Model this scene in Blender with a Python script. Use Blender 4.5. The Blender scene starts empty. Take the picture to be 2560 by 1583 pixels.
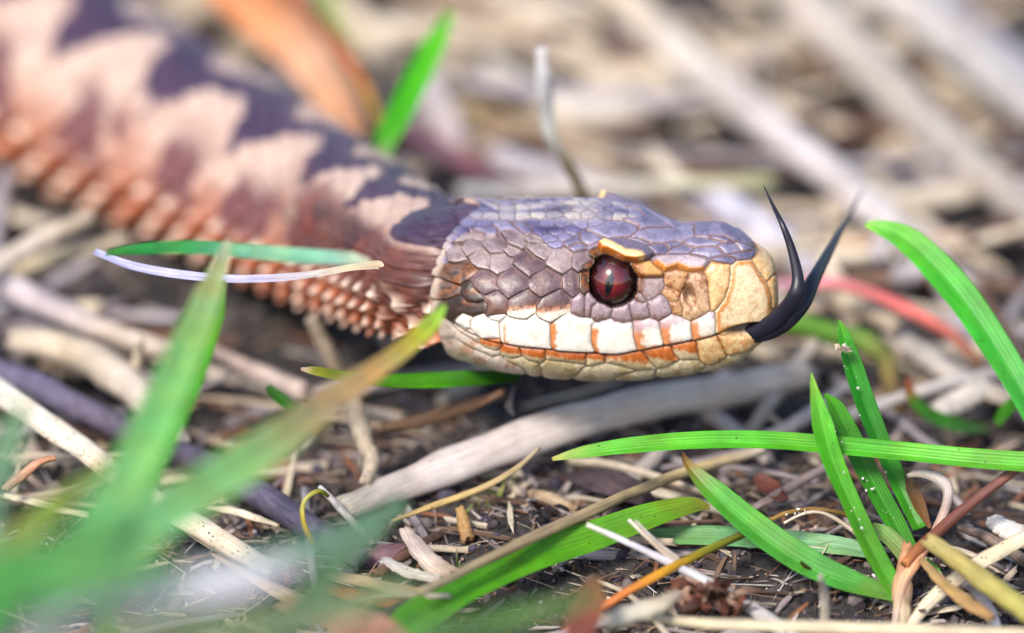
import bpy, math, random
import numpy as np

# ------------------------------------------------------------------ camera, sky, sun, exposure
S = 0.001                                   # everything is thought out in millimetres
W0, H0 = 2560, 1583                         # photograph size in pixels
DIST = 500.0                                # camera to focus plane, mm
U = 84.5 / W0                               # mm per photograph pixel at the focus plane
PITCH = math.radians(22.0)
sp, cp = math.sin(PITCH), math.cos(PITCH)
RIGHT = np.array([1.0, 0, 0]); UPV = np.array([0, sp, cp]); FWD = np.array([0, cp, -sp])
CENTRE = np.array([0, 0, (1450 - H0 / 2) * U * cp])
CAM = CENTRE - FWD * DIST

sc = bpy.context.scene
col = sc.collection
cam_d = bpy.data.cameras.new('camera'); cam = bpy.data.objects.new('camera', cam_d); col.objects.link(cam)
cam.location = CAM * S; cam.rotation_euler = (math.pi / 2 - PITCH, 0, 0)
cam_d.sensor_width = 36; cam_d.lens = 36 * DIST / (U * W0)
cam_d.clip_start = 0.02; cam_d.clip_end = 100
cam_d.dof.use_dof = True; cam_d.dof.focus_distance = DIST * S; cam_d.dof.aperture_fstop = 12.8
sc.camera = cam

SUN_EL, SUN_AZ = math.radians(43), math.radians(205)     # azimuth from +Y towards +X
world = bpy.data.worlds.new('World'); sc.world = world; world.use_nodes = True
wn = world.node_tree
sky = wn.nodes.new('ShaderNodeTexSky'); sky.sky_type = 'NISHITA'; sky.sun_disc = False
sky.sun_elevation = SUN_EL; sky.sun_rotation = SUN_AZ; sky.dust_density = 2.0; sky.air_density = 1.0
bg = wn.nodes['Background']; bg.inputs['Strength'].default_value = 0.15
wn.links.new(sky.outputs[0], bg.inputs['Color'])
sun_d = bpy.data.lights.new('sun', 'SUN'); sun_d.energy = 3.2; sun_d.angle = math.radians(12); sun_d.color = (1, 0.95, 0.87)
sun = bpy.data.objects.new('sun', sun_d); col.objects.link(sun)
sun.rotation_euler = (math.pi / 2 - SUN_EL, 0, math.pi - SUN_AZ)
sun.location = (0, 0, 1)
sc.view_settings.view_transform = 'Standard'; sc.view_settings.look = 'None'
sc.view_settings.gamma = 1; sc.view_settings.exposure = 0.66
sc.view_settings.use_curve_mapping = False
sc.render.engine = 'CYCLES'
sc.cycles.use_denoising = True
sc.cycles.max_bounces = 8

rng = np.random.default_rng(7)
random.seed(7)

# ------------------------------------------------------------------ helpers
def P(px, py, d=0.0):
    k = (DIST + d) / DIST
    return CAM + FWD * (DIST + d) + RIGHT * ((px - W0 / 2) * U * k) + UPV * ((H0 / 2 - py) * U * k)

def depth_of(px, py, z):
    v = (H0 / 2 - py) * U
    return (CAM[2] - z) / (sp - cp * v / DIST) - DIST

def G(px, py, z=0.0):
    return P(px, py, depth_of(px, py, z))

def project(Q):
    q = Q - CAM
    d = q @ FWD
    return np.stack([W0 / 2 + (q @ RIGHT) * DIST / d / U, H0 / 2 - (q @ UPV) * DIST / d / U], -1), d - DIST

def lin(c):
    c = np.asarray(c, float) / 255.0
    return np.where(c <= 0.04045, c / 12.92, ((c + 0.055) / 1.055) ** 2.4)

def hash2(i, j, seed):
    h = (i.astype(np.int64) * 374761393 + j.astype(np.int64) * 668265263 + seed * 1442695041) & 0xffffffff
    h = ((h ^ (h >> 13)) * 1274126177) & 0xffffffff
    return ((h ^ (h >> 16)) & 0xffff) / 65535.0

def vnoise(x, y, seed=0):
    x = np.asarray(x, float); y = np.asarray(y, float)
    i = np.floor(x); j = np.floor(y); fx = x - i; fy = y - j
    fx = fx * fx * (3 - 2 * fx); fy = fy * fy * (3 - 2 * fy)
    a = hash2(i, j, seed); b = hash2(i + 1, j, seed); c = hash2(i, j + 1, seed); d = hash2(i + 1, j + 1, seed)
    return (a * (1 - fx) + b * fx) * (1 - fy) + (c * (1 - fx) + d * fx) * fy

def fbm(x, y, seed=0, o=4):
    t = 0; a = 0.5; n = 0
    for k in range(o):
        t = t + a * vnoise(x * 2 ** k, y * 2 ** k, seed + k); n += a; a *= 0.5
    return t / n

def sstep(a, b, x):
    t = np.clip((x - a) / (b - a), 0, 1); return t * t * (3 - 2 * t)

def mix(a, b, t):
    t = np.asarray(t)[..., None]; return np.asarray(a) * (1 - t) + np.asarray(b) * t

def cr(pts, n, param=None):
    p = np.asarray(pts, float)
    if p.ndim == 1: p = p[:, None]
    k = len(p)
    if k == 2: p = np.stack([p[0], (p[0] + p[1]) / 2, p[1]]); k = 3
    e = np.vstack([2 * p[0] - p[1], p, 2 * p[-1] - p[-2]])
    t = np.linspace(0, k - 1, n) if param is None else np.asarray(param)
    i = np.minimum(t.astype(int), k - 2); f = (t - i)[:, None]
    a, b, c, d = e[i], e[i + 1], e[i + 2], e[i + 3]
    return 0.5 * (2 * b + (c - a) * f + (2 * a - 5 * b + 4 * c - d) * f ** 2 + (3 * b - a - 3 * c + d) * f ** 3)

def make_mesh(name, verts_mm, faces_flat, loop_tot, cols=None, st=None, smooth=True):
    me = bpy.data.meshes.new(name)
    v = np.ascontiguousarray(verts_mm * S, np.float32); n = len(v)
    loop_tot = np.asarray(loop_tot, np.int32)
    me.vertices.add(n); me.vertices.foreach_set('co', v.ravel())
    me.loops.add(len(faces_flat)); me.loops.foreach_set('vertex_index', np.asarray(faces_flat, np.int32))
    me.polygons.add(len(loop_tot))
    me.polygons.foreach_set('loop_start', np.concatenate([[0], np.cumsum(loop_tot)[:-1]]).astype(np.int32))
    me.polygons.foreach_set('use_smooth', np.full(len(loop_tot), smooth))
    me.update(calc_edges=True); me.validate()
    if cols is not None:
        a = me.attributes.new('Col', 'FLOAT_COLOR', 'POINT')
        a.data.foreach_set('color', np.hstack([cols, np.ones((n, 1))]).astype(np.float32).ravel())
    if st is not None:
        a = me.attributes.new('st', 'FLOAT_VECTOR', 'POINT')
        a.data.foreach_set('vector', st.astype(np.float32).ravel())
    return me

def rings_mesh(name, R, C=None, ST=None, caps=True, smooth=True):
    n, k = R.shape[:2]
    i, j = np.meshgrid(np.arange(n - 1), np.arange(k), indexing='ij')
    j2 = (j + 1) % k
    f = np.stack([i * k + j, i * k + j2, (i + 1) * k + j2, (i + 1) * k + j], -1).reshape(-1, 4)
    V = R.reshape(-1, 3); flat = f.ravel(); tot = np.full(len(f), 4)
    if caps:
        V = np.vstack([V, R[0].mean(0), R[-1].mean(0)]); a = np.arange(k); b = (a + 1) % k; m = n * k
        t0 = np.stack([b, a, np.full(k, m)], -1).ravel(); t1 = np.stack([(n - 1) * k + a, (n - 1) * k + b, np.full(k, m + 1)], -1).ravel()
        flat = np.concatenate([flat, t0, t1]); tot = np.concatenate([tot, np.full(2 * k, 3)])
    def ext(A):
        if A is None: return None
        B = A.reshape(-1, A.shape[-1])
        return np.vstack([B, A[0].mean(0), A[-1].mean(0)]) if caps else B
    return make_mesh(name, V, flat, tot, ext(C), ext(ST), smooth)

def frames(p, nrm=None):
    t = np.gradient(p, axis=0); t /= np.linalg.norm(t, axis=1)[:, None] + 1e-9
    if nrm is None: nrm = np.array([0.15, -0.6, 0.75])
    nrm = np.broadcast_to(nrm, p.shape)
    side = np.cross(t, nrm); side /= np.linalg.norm(side, axis=1)[:, None] + 1e-9
    nn = np.cross(side, t)
    return t, side, nn

def ramp(cols, n):
    c = lin(np.asarray(cols, float))
    if c.ndim == 1: c = c[None]
    x = np.linspace(0, 1, n); xi = np.linspace(0, 1, len(c)) if len(c) > 1 else np.array([0.0])
    return np.stack([np.interp(x, xi, c[:, q]) for q in range(3)], -1)

KCOL = 0.80                                 # photographed brightness to surface colour

def blade_mesh(name, pts, wid, cols, fold=0.25, nrm=None, n=48, thick=0.10, twist=0.0, seed=0, backcol=None):
    """a grass leaf: closed, thin, folded along its midrib, tapering to its tip"""
    p = cr(pts, n); w = np.interp(np.linspace(0, 1, n), np.linspace(0, 1, len(wid)), wid) / 2
    w = w * (1 + 0.05 * (vnoise(np.linspace(0, 9, n), np.full(n, seed + .5), seed) - .5))
    t, side, nn = frames(p, nrm)
    if twist:
        a = np.linspace(0, twist, n)[:, None]
        side, nn = side * np.cos(a) + nn * np.sin(a), nn * np.cos(a) - side * np.sin(a)
    m = 25; v = np.linspace(-1, 1, m)
    vein = 0.035 * np.cos(v * 26)
    top = p[:, None] + side[:, None] * (w[:, None, None] * v[None, :, None]) - nn[:, None] * ((fold * w)[:, None] * (1 - np.abs(v)) - np.minimum(w, 1.0)[:, None] * vein)[..., None]
    th = thick * (1 - v ** 2) + 0.012
    bot = top - nn[:, None] * (th[None] * np.minimum(1, w / 0.4)[:, None])[..., None]
    R = np.concatenate([top, bot[:, ::-1][:, 1:-1]], 1)
    k = R.shape[1]
    vv = np.concatenate([v, v[::-1][1:-1]])
    c = ramp(cols, n)[:, None] * np.ones((1, k, 1))
    c = c * (1 + 0.22 * (vnoise(np.arange(n)[:, None] * .5, vv[None] * 3 + seed, seed) - .5))[..., None]
    c = c * (1 + .13 * np.cos(vv * 26) - .10 * np.exp(-(vv / .08) ** 2) + .05 * vv)[None, :, None]
    L = np.concatenate([[0], np.cumsum(np.linalg.norm(np.diff(p, axis=0), axis=1))])
    ST = np.stack([L[:, None] + 0 * vv[None], vv[None] * (w[:, None] + .2), np.full((n, k), seed * 1.7)], -1)
    return rings_mesh(name, R, c * KCOL, ST)

def tube_mesh(name, pts, rad, cols, n=48, k=16, flat=1.0, rough=0.12, seed=0, fibres=0.0, nodes=()):
    """a stem or twig: uneven tapering tube with cut ends"""
    p = cr(pts, n); u = np.linspace(0, 1, n)
    r = np.interp(u, np.linspace(0, 1, len(rad)), rad)
    a = np.arange(k) / k * 2 * math.pi
    t, side, nn = frames(p)
    rr = r[:, None] * (1 + rough * 2 * (vnoise(u[:, None] * 14, np.cos(a)[None] * 2 + seed, seed) - .5))
    if fibres: rr = rr * (1 + fibres * np.cos(a * (k // 2))[None])
    for q in nodes: rr = rr * (1 + 0.28 * np.exp(-((u - q) / 0.02) ** 2))[:, None]
    R = p[:, None] + side[:, None] * (rr * np.cos(a)[None])[..., None] + nn[:, None] * (flat * rr * np.sin(a)[None])[..., None]
    R[0] += t[0] * ((hash2(np.arange(k), np.full(k, 3), seed) - .5) * r[0] * 1.2)[:, None]
    R[-1] += t[-1] * ((hash2(np.arange(k), np.full(k, 9), seed) - .5) * r[-1] * 1.2)[:, None]
    c = ramp(cols, n)[:, None] * np.ones((1, k, 1))
    c = c * (1 + 0.35 * (vnoise(u[:, None] * 11, a[None] * 1.2 + seed * 3.1, seed) - .5))[..., None]
    for q in nodes: c = c * (1 - 0.35 * np.exp(-((u - q) / 0.012) ** 2))[:, None, None]
    L = np.concatenate([[0], np.cumsum(np.linalg.norm(np.diff(p, axis=0), axis=1))])
    ST = np.stack([L[:, None] + 0 * a[None], np.cos(a)[None] * r[:, None] * 1.0, np.sin(a)[None] * r[:, None] + seed * 1.7], -1)
    return rings_mesh(name, R, c * KCOL, ST)

# ------------------------------------------------------------------ materials
def new_mat(name):
    m = bpy.data.materials.new(name); m.use_nodes = True
    nt = m.node_tree; b = nt.nodes['Principled BSDF']
    return m, nt, b

def node(nt, t, **kw):
    n = nt.nodes.new(t)
    for k, v in kw.items():
        if k in n.inputs: n.inputs[k].default_value = v
        else: setattr(n, k, v)
    return n

def plant_mat(name, rough=0.55, transl=0.0, lo=0.7, hi=1.2, along=0.25, across=9.0, specks=0.0, bump=0.5, spec=0.35, blotch=0.0):
    m, nt, b = new_mat(name); L = nt.links.new
    at = node(nt, 'ShaderNodeAttribute'); at.attribute_name = 'Col'
    st = node(nt, 'ShaderNodeAttribute'); st.attribute_name = 'st'
    mp = node(nt, 'ShaderNodeMapping'); mp.inputs['Scale'].default_value = (along, across, across); L(st.outputs['Vector'], mp.inputs['Vector'])
    nz = node(nt, 'ShaderNodeTexNoise', Scale=1.0, Detail=4.0, Roughness=0.6); L(mp.outputs[0], nz.inputs['Vector'])
    mr = node(nt, 'ShaderNodeMapRange'); mr.inputs['From Min'].default_value = 0.3; mr.inputs['From Max'].default_value = 0.7
    mr.inputs['To Min'].default_value = lo; mr.inputs['To Max'].default_value = hi; L(nz.outputs['Fac'], mr.inputs['Value'])
    mx = node(nt, 'ShaderNodeMix', data_type='RGBA', blend_type='MULTIPLY'); mx.inputs['Factor'].default_value = 1
    L(at.outputs['Color'], mx.inputs['A']); L(mr.outputs[0], mx.inputs['B'])
    out = mx.outputs['Result']
    # larger blotches
    n2 = node(nt, 'ShaderNodeTexNoise', Scale=0.45, Detail=3.0); L(st.outputs['Vector'], n2.inputs['Vector'])
    m2 = node(nt, 'ShaderNodeMapRange'); m2.inputs['From Min'].default_value = 0.3; m2.inputs['From Max'].default_value = 0.7
    m2.inputs['To Min'].default_value = 0.8; m2.inputs['To Max'].default_value = 1.12; L(n2.outputs['Fac'], m2.inputs['Value'])
    x2 = node(nt, 'ShaderNodeMix', data_type='RGBA', blend_type='MULTIPLY'); x2.inputs['Factor'].default_value = 1
    L(out, x2.inputs['A']); L(m2.outputs[0], x2.inputs['B']); out = x2.outputs['Result']
    if blotch:
        n4 = node(nt, 'ShaderNodeTexNoise', Scale=0.22, Detail=4.0, Roughness=0.65); L(st.outputs['Vector'], n4.inputs['Vector'])
        m4 = node(nt, 'ShaderNodeMapRange'); m4.inputs['From Min'].default_value = .45; m4.inputs['From Max'].default_value = .7; L(n4.outputs['Fac'], m4.inputs['Value'])
        m4.inputs['To Max'].default_value = blotch
        x4 = node(nt, 'ShaderNodeMix', data_type='RGBA', blend_type='MULTIPLY'); L(m4.outputs[0], x4.inputs['Factor']); L(out, x4.inputs['A']); x4.inputs['B'].default_value = (1.45, .92, .55, 1); out = x4.outputs['Result']
        vs = node(nt, 'ShaderNodeTexVoronoi', Scale=0.8); L(st.outputs['Vector'], vs.inputs['Vector'])
        ls = node(nt, 'ShaderNodeMath', operation='LESS_THAN'); L(vs.outputs['Distance'], ls.inputs[0]); ls.inputs[1].default_value = .085
        x5 = node(nt, 'ShaderNodeMix', data_type='RGBA', blend_type='MULTIPLY'); L(ls.outputs[0], x5.inputs['Factor']); L(out, x5.inputs['A']); x5.inputs['B'].default_value = (.55, .42, .35, 1); out = x5.outputs['Result']
    if specks:
        vo = node(nt, 'ShaderNodeTexVoronoi', Scale=1.9); L(st.outputs['Vector'], vo.inputs['Vector'])
        n3 = node(nt, 'ShaderNodeTexNoise', Scale=0.35, Detail=2.0); L(st.outputs['Vector'], n3.inputs['Vector'])
        th = node(nt, 'ShaderNodeMath', operation='MULTIPLY'); th.inputs[1].default_value = specks; L(n3.outputs['Fac'], th.inputs[0])
        lt = node(nt, 'ShaderNodeMath', operation='LESS_THAN'); L(vo.outputs['Distance'], lt.inputs[0]); L(th.outputs[0], lt.inputs[1])
        x3 = node(nt, 'ShaderNodeMix', data_type='RGBA'); L(lt.outputs[0], x3.inputs['Factor']); L(out, x3.inputs['A'])
        x3.inputs['B'].default_value = (0.015, 0.012, 0.012, 1); out = x3.outputs['Result']
    L(out, b.inputs['Base Color'])
    b.inputs['Roughness'].default_value = rough; b.inputs['Specular IOR Level'].default_value = spec
    bp = node(nt, 'ShaderNodeBump', Strength=bump, Distance=0.00008); L(nz.outputs['Fac'], bp.inputs['Height']); L(bp.outputs[0], b.inputs['Normal'])
    if transl:
        tr = node(nt, 'ShaderNodeBsdfTranslucent'); L(out, tr.inputs['Color'])
        ms = node(nt, 'ShaderNodeMixShader'); ms.inputs['Fac'].default_value = transl
        L(b.outputs[0], ms.inputs[1]); L(tr.outputs[0], ms.inputs[2])
        L(ms.outputs[0], nt.nodes['Material Output'].inputs['Surface'])
    return m

M_GREEN = plant_mat('green_leaf', rough=0.42, transl=0.28, lo=0.74, hi=1.16, along=0.10, across=8.0, bump=0.6, spec=0.45, blotch=0.8)
M_STRAW = plant_mat('dry_straw', rough=0.62, lo=0.64, hi=1.18, along=0.22, across=8.0, bump=1.0, blotch=0.12)
M_SPECK = plant_mat('speckled_straw', rough=0.6, lo=0.62, hi=1.12, along=0.25, across=8.0, specks=0.36, bump=1.0, blotch=0.3)
M_TWIG = plant_mat('woody_twig', rough=0.5, lo=0.6, hi=1.35, along=0.9, across=3.0, bump=1.0, spec=0.4)
M_LEAF = plant_mat('dead_leaf', rough=0.55, transl=0.1, lo=0.6, hi=1.25, along=0.6, across=2.5, bump=0.9)

# soil
M_SOIL, nt, b = new_mat('soil'); L = nt.links.new
tc = node(nt, 'ShaderNodeTexCoord')
na = node(nt, 'ShaderNodeTexNoise', Scale=160.0, Detail=8.0, Roughness=0.65); L(tc.outputs['Object'], na.inputs['Vector'])
ra = node(nt, 'ShaderNodeValToRGB'); L(na.outputs['Fac'], ra.inputs['Fac'])
e = ra.color_ramp.elements; e[0].position = 0.3; e[0].color = (0.010, 0.008, 0.008, 1); e[1].position = 0.75; e[1].color = (0.13, 0.105, 0.095, 1)
x = ra.color_ramp.elements.new(0.52); x.color = (0.032, 0.026, 0.025, 1)
L(ra.outputs[0], b.inputs['Base Color']); b.inputs['Roughness'].default_value = 0.85
nb = node(nt, 'ShaderNodeTexNoise', Scale=1400.0, Detail=5.0); L(tc.outputs['Object'], nb.inputs['Vector'])
bp = node(nt, 'ShaderNodeBump', Strength=0.9, Distance=0.0006); L(nb.outputs['Fac'], bp.inputs['Height']); L(bp.outputs[0], b.inputs['Normal'])

def simple_col_mat(name, rough, spec=0.4):
    m, nt, b = new_mat(name); at = node(nt, 'ShaderNodeAttribute'); at.attribute_name = 'Col'
    tc = node(nt, 'ShaderNodeTexCoord'); nz = node(nt, 'ShaderNodeTexNoise', Scale=2500.0, Detail=4.0); nt.links.new(tc.outputs['Object'], nz.inputs['Vector'])
    mr = node(nt, 'ShaderNodeMapRange'); mr.inputs['To Min'].default_value = 0.65; mr.inputs['To Max'].default_value = 1.35; nt.links.new(nz.outputs['Fac'], mr.inputs['Value'])
    mx = node(nt, 'ShaderNodeMix', data_type='RGBA', blend_type='MULTIPLY'); mx.inputs['Factor'].default_value = 1
    nt.links.new(at.outputs['Color'], mx.inputs['A']); nt.links.new(mr.outputs[0], mx.inputs['B']); nt.links.new(mx.outputs['Result'], b.inputs['Base Color'])
    b.inputs['Roughness'].default_value = rough; b.inputs['Specular IOR Level'].default_value = spec
    bp = node(nt, 'ShaderNodeBump', Strength=0.5, Distance=0.0001); nt.links.new(nz.outputs['Fac'], bp.inputs['Height']); nt.links.new(bp.outputs[0], b.inputs['Normal'])
    return m
M_CRUMB = simple_col_mat('soil_crumb', 0.95, 0.12)
M_GRAIN = simple_col_mat('sand_grain', 0.25, 0.5)

# snake skin
M_SKIN, nt, b = new_mat('snake_skin'); L = nt.links.new
at = node(nt, 'ShaderNodeAttribute'); at.attribute_name = 'Col'
tc = node(nt, 'ShaderNodeTexCoord')
nz = node(nt, 'ShaderNodeTexNoise', Scale=1500.0, Detail=6.0, Roughness=0.65); L(tc.outputs['Object'], nz.inputs['Vector'])
mr = node(nt, 'ShaderNodeMapRange'); mr.inputs['From Min'].default_value = .3; mr.inputs['From Max'].default_value = .7
mr.inputs['To Min'].default_value = 0.82; mr.inputs['To Max'].default_value = 1.14; L(nz.outputs['Fac'], mr.inputs['Value'])
mx = node(nt, 'ShaderNodeMix', data_type='RGBA', blend_type='MULTIPLY'); mx.inputs['Factor'].default_value = 1
L(at.outputs['Color'], mx.inputs['A']); L(mr.outputs[0], mx.inputs['B']); L(mx.outputs['Result'], b.inputs['Base Color'])
b.inputs['Specular IOR Level'].default_value = 0.6
r2 = node(nt, 'ShaderNodeMapRange'); r2.inputs['To Min'].default_value = 0.32; r2.inputs['To Max'].default_value = 0.56; L(nz.outputs['Fac'], r2.inputs['Value']); L(r2.outputs[0], b.inputs['Roughness'])
bp = node(nt, 'ShaderNodeBump', Strength=0.35, Distance=0.00005); L(nz.outputs['Fac'], bp.inputs['Height']); L(bp.outputs[0], b.inputs['Normal'])
b.inputs['Subsurface Weight'].default_value = 0.06; b.inputs['Subsurface Radius'].default_value = (1, .5, .3); b.inputs['Subsurface Scale'].default_value = 0.0004

# ------------------------------------------------------------------ object helpers
def tag(o, label=None, cat=None, group=None, kind=None):
    if label: o['label'] = label
    if cat: o['category'] = cat
    if group: o['group'] = group
    if kind: o['kind'] = kind
    return o

def obj(name, me, mat, parent=None, loc=None):
    o = bpy.data.objects.new(name, me); col.objects.link(o)
    if mat is not None and not me.materials: me.materials.append(mat)
    if parent is not None: o.parent = parent
    if loc is not None: o.location = loc
    return o

def empty(name, loc_mm=(0, 0, 0)):
    o = bpy.data.objects.new(name, None); col.objects.link(o); o.empty_display_size = 0.005
    return o

# ------------------------------------------------------------------ the ground
def ground_z(x, y):
    near = np.exp(-((x / 160) ** 2 + ((y - 40) / 220) ** 2))
    return (fbm(x / 26 + 40, y / 26 + 40, 11, 3) - 0.5) * 7.0 * (0.3 + .7 * near) + (fbm(x / 5 + 40, y / 5 + 40, 21, 4) - 0.5) * 3.6 * near - 0.8

def axis(lo, hi, step, far):
    a = np.arange(lo, hi + step, step); g = [step]
    while sum(g) < far: g.append(g[-1] * 1.35)
    c = np.cumsum(g[1:])
    return np.concatenate([(lo - c)[::-1], a, hi + c])
gx = axis(-90, 90, 0.7, 4000); gy = axis(-70, 230, 0.8, 4000)
XX, YY = np.meshgrid(gx, gy, indexing='ij'); ZZ = ground_z(XX, YY)
n, k = XX.shape
i, j = np.meshgrid(np.arange(n - 1), np.arange(k - 1), indexing='ij')
f = np.stack([i * k + j, (i + 1) * k + j, (i + 1) * k + j + 1, i * k + j + 1], -1).reshape(-1, 4)
gr = obj('ground', make_mesh('ground', np.stack([XX, YY, ZZ], -1).reshape(-1, 3), f.ravel(), np.full(len(f), 4)), M_SOIL)
tag(gr, kind='structure', label='dark crumbly heath soil under the dry grass litter')

# ------------------------------------------------------------------ the snake
snake = empty('snake')
tag(snake, 'brown adder with dark zigzag back, red eye and black forked tongue out', 'snake')

# traced head scales: (crop origin x, y, scale, kind, polygon)
K1 = (1080, 480, 5.4); K2 = (1300, 480, 5.4); K3 = (1560, 520, 4.2); K4 = (1080, 720, 5.557); K5 = (1480, 720, 5.094)
SC = []
def sca(K, kind, *p):
    SC.append((kind, np.array([(K[0] + x / K[2], K[1] + y / K[2]) for x, y in p], float)))
sca(K3, 'canthal', (290,520),(350,495),(680,490),(850,520),(900,560),(840,660),(700,670),(560,620),(430,655),(330,590))
sca(K3, 'brow', (45,590),(140,570),(290,570),(420,680),(410,730),(200,735),(110,690))
sca(K3, 'loreal', (150,750),(410,740),(425,800),(395,890),(300,960),(215,960),(165,880),(140,800))
sca(K3, 'loreal', (130,930),(185,890),(230,960),(200,1000),(150,985))
sca(K3, 'subocular', (55,1010),(120,985),(240,1010),(270,1130),(190,1175),(85,1170))
sca(K3, 'subocular', (260,1000),(380,930),(430,950),(505,1090),(480,1130),(350,1190),(275,1130))
sca(K3, 'nasal', (430,690),(560,640),(680,690),(640,830),(600,880),(530,840),(425,790))
sca(K3, 'nasal', (410,890),(440,830),(530,850),(600,900),(560,980),(490,985))
sca(K3, 'nasal', (490,1000),(580,990),(620,1060),(610,1140),(510,1110))
sca(K3, 'nasal2', (680,690),(830,670),(880,760),(905,1080),(820,1150),(700,1190),(610,1140),(620,1050),(590,950),(640,850))
sca(K3, 'snout', (850,650),(930,570),(1110,600),(1120,690),(1090,850),(1050,960),(980,1060),(920,1085),(895,1000),(880,780))
sca(K3, 'rostral', (1125,620),(1200,560),(1340,560),(1400,640),(1480,780),(1550,960),(1540,1080),(1480,1150),(1300,1130),(1150,1190),(1010,1300),(970,1290),(960,1090),(1060,960),(1110,820))
sca(K3, 'snout', (1360,550),(1395,490),(1500,530),(1560,700),(1510,760),(1420,660))
sca(K3, 'snout', (1515,770),(1570,720),(1605,830),(1615,1000),(1560,1050),(1550,900))
sca(K3, 'uplab_o', (700,1190),(900,1090),(955,1110),(960,1260),(920,1340),(730,1400),(710,1300))
sca(K3, 'uplab_o', (370,1200),(490,1125),(600,1150),(700,1200),(715,1370),(430,1470),(390,1330))
sca(K3, 'uplab_o', (90,1200),(200,1180),(340,1180),(375,1210),(415,1450),(150,1510),(100,1350))
sca(K3, 'top', (260,400),(330,375),(430,390),(470,440),(430,480),(330,490))
sca(K3, 'top', (445,385),(540,350),(600,370),(560,395),(480,430))
sca(K3, 'top', (450,475),(520,420),(630,390),(730,410),(690,480),(560,490))
sca(K3, 'top', (690,485),(760,430),(930,400),(1000,430),(1060,500),(890,530),(760,500))
sca(K3, 'top', (980,400),(1060,370),(1180,380),(1240,450),(1090,500),(1030,450))
sca(K3, 'top', (920,540),(970,510),(1090,500),(1180,540),(1130,580),(990,570))
sca(K3, 'top', (1090,495),(1170,465),(1320,455),(1380,490),(1290,530),(1190,545))
sca(K3, 'top', (1170,350),(1290,390),(1330,420),(1300,455),(1240,445))
sca(K3, 'top', (640,380),(700,340),(920,330),(1060,350),(960,400),(730,410))
sca(K3, 'top', (100,300),(250,210),(560,215),(720,270),(600,330),(430,350),(330,370),(200,330))
sca(K3, 'top', (910,290),(1050,285),(1160,350),(1060,360),(920,330))
sca(K3, 'top', (760,270),(840,190),(1000,150),(1130,170),(1260,270),(1340,380),(1180,350),(1060,290),(900,290))
sca(K3, 'top', (0,110),(300,110),(560,180),(250,205),(180,210),(60,150))
sca(K3, 'top', (30,325),(150,320),(260,360),(290,390),(180,370))
sca(K2, 'supra', (1030,750),(1150,665),(1430,640),(1620,700),(1830,850),(1571,950),(1400,930),(1250,860),(1100,800))
sca(K2, 'brown', (900,850),(1020,740),(1060,790),(1030,860),(950,890))
sca(K2, 'top', (910,510),(1200,420),(1500,400),(1620,440),(1500,560),(1200,620),(1100,600))
sca(K2, 'top', (900,770),(1100,660),(1300,630),(1440,640),(1150,665),(1040,740),(930,780))
sca(K2, 'top', (805,600),(870,520),(950,530),(1100,610),(1180,630),(960,710),(890,710))
sca(K2, 'temple_l', (700,900),(780,800),(890,775),(960,890),(850,1000),(790,1095),(700,1030))
sca(K2, 'brown', (830,980),(970,900),(980,960),(930,1040),(850,1040))
sca(K2, 'temple_l', (350,960),(450,780),(580,740),(700,810),(690,1000),(640,1080),(560,1110),(450,1060))
sca(K2, 'temple', (560,1170),(640,1080),(700,1040),(790,1100),(790,1300),(800,1360),(710,1420),(600,1320))
sca(K2, 'brown', (800,1090),(930,1060),(935,1330),(860,1370),(800,1300))
sca(K2, 'temple', (110,1240),(180,1150),(350,1030),(450,1060),(560,1120),(550,1290),(290,1420),(160,1340))
sca(K2, 'temple_l', (100,740),(200,700),(340,720),(440,760),(340,940),(200,860))
sca(K2, 'temple_l', (20,640),(80,590),(200,580),(300,640),(200,700),(100,715))
sca(K2, 'top', (660,760),(760,690),(890,730),(890,770),(780,800),(720,810))
sca(K2, 'top', (590,700),(700,600),(800,580),(800,670),(650,750))
sca(K1, 'temple_l', (690,740),(760,630),(900,610),(1000,660),(960,800),(880,830),(800,850))
sca(K1, 'temple_l', (960,780),(1060,730),(1170,770),(1110,850),(1060,890))
sca(K1, 'temple', (1090,980),(1160,850),(1280,790),(1400,880),(1530,940),(1500,1020),(1310,1150))
sca(K1, 'temple_l', (510,900),(600,800),(690,760),(790,860),(780,1050),(650,1030),(550,980))
sca(K1, 'temple_l', (800,860),(960,830),(1080,900),(1080,1010),(900,1130),(790,1060))
sca(K1, 'temple', (870,1200),(920,1120),(1090,1000),(1290,1150),(1280,1290),(1040,1420),(920,1320))
sca(K1, 'temple', (510,1170),(620,1050),(760,1060),(880,1130),(860,1250),(900,1330),(700,1400),(580,1300))
sca(K1, 'temple_l', (410,780),(450,680),(560,600),(690,650),(680,760),(590,810),(490,890))
sca(K1, 'temple_l', (420,560),(560,540),(700,560),(600,600),(450,690),(330,720))
sca(K1, 'temple_l', (980,560),(1040,510),(1120,540),(1240,580),(1300,710),(1200,760),(1060,730),(1010,660))
sca(K1, 'top', (580,520),(680,470),(860,500),(840,560),(700,560))
sca(K1, 'top', (860,440),(1000,410),(1090,450),(1240,570),(1030,510),(900,490))
sca(K1, 'top', (1090,440),(1250,430),(1350,520),(1250,570))
sca(K1, 'temple_l', (210,900),(330,730),(430,700),(400,800),(480,880),(370,960),(260,960))
sca(K1, 'brown', (110,1100),(200,960),(330,980),(500,900),(560,1000),(620,1050),(510,1170),(400,1250),(250,1200))
sca(K1, 'brown', (100,1180),(250,1210),(400,1260),(380,1400),(200,1500),(110,1400))
sca(K1, 'dark', (400,1260),(510,1180),(600,1320),(700,1420),(640,1560),(400,1560),(380,1400))
sca(K4, 'dark', (110,200),(200,120),(400,60),(600,120),(770,230),(770,330),(590,390),(440,340),(330,400))
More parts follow.
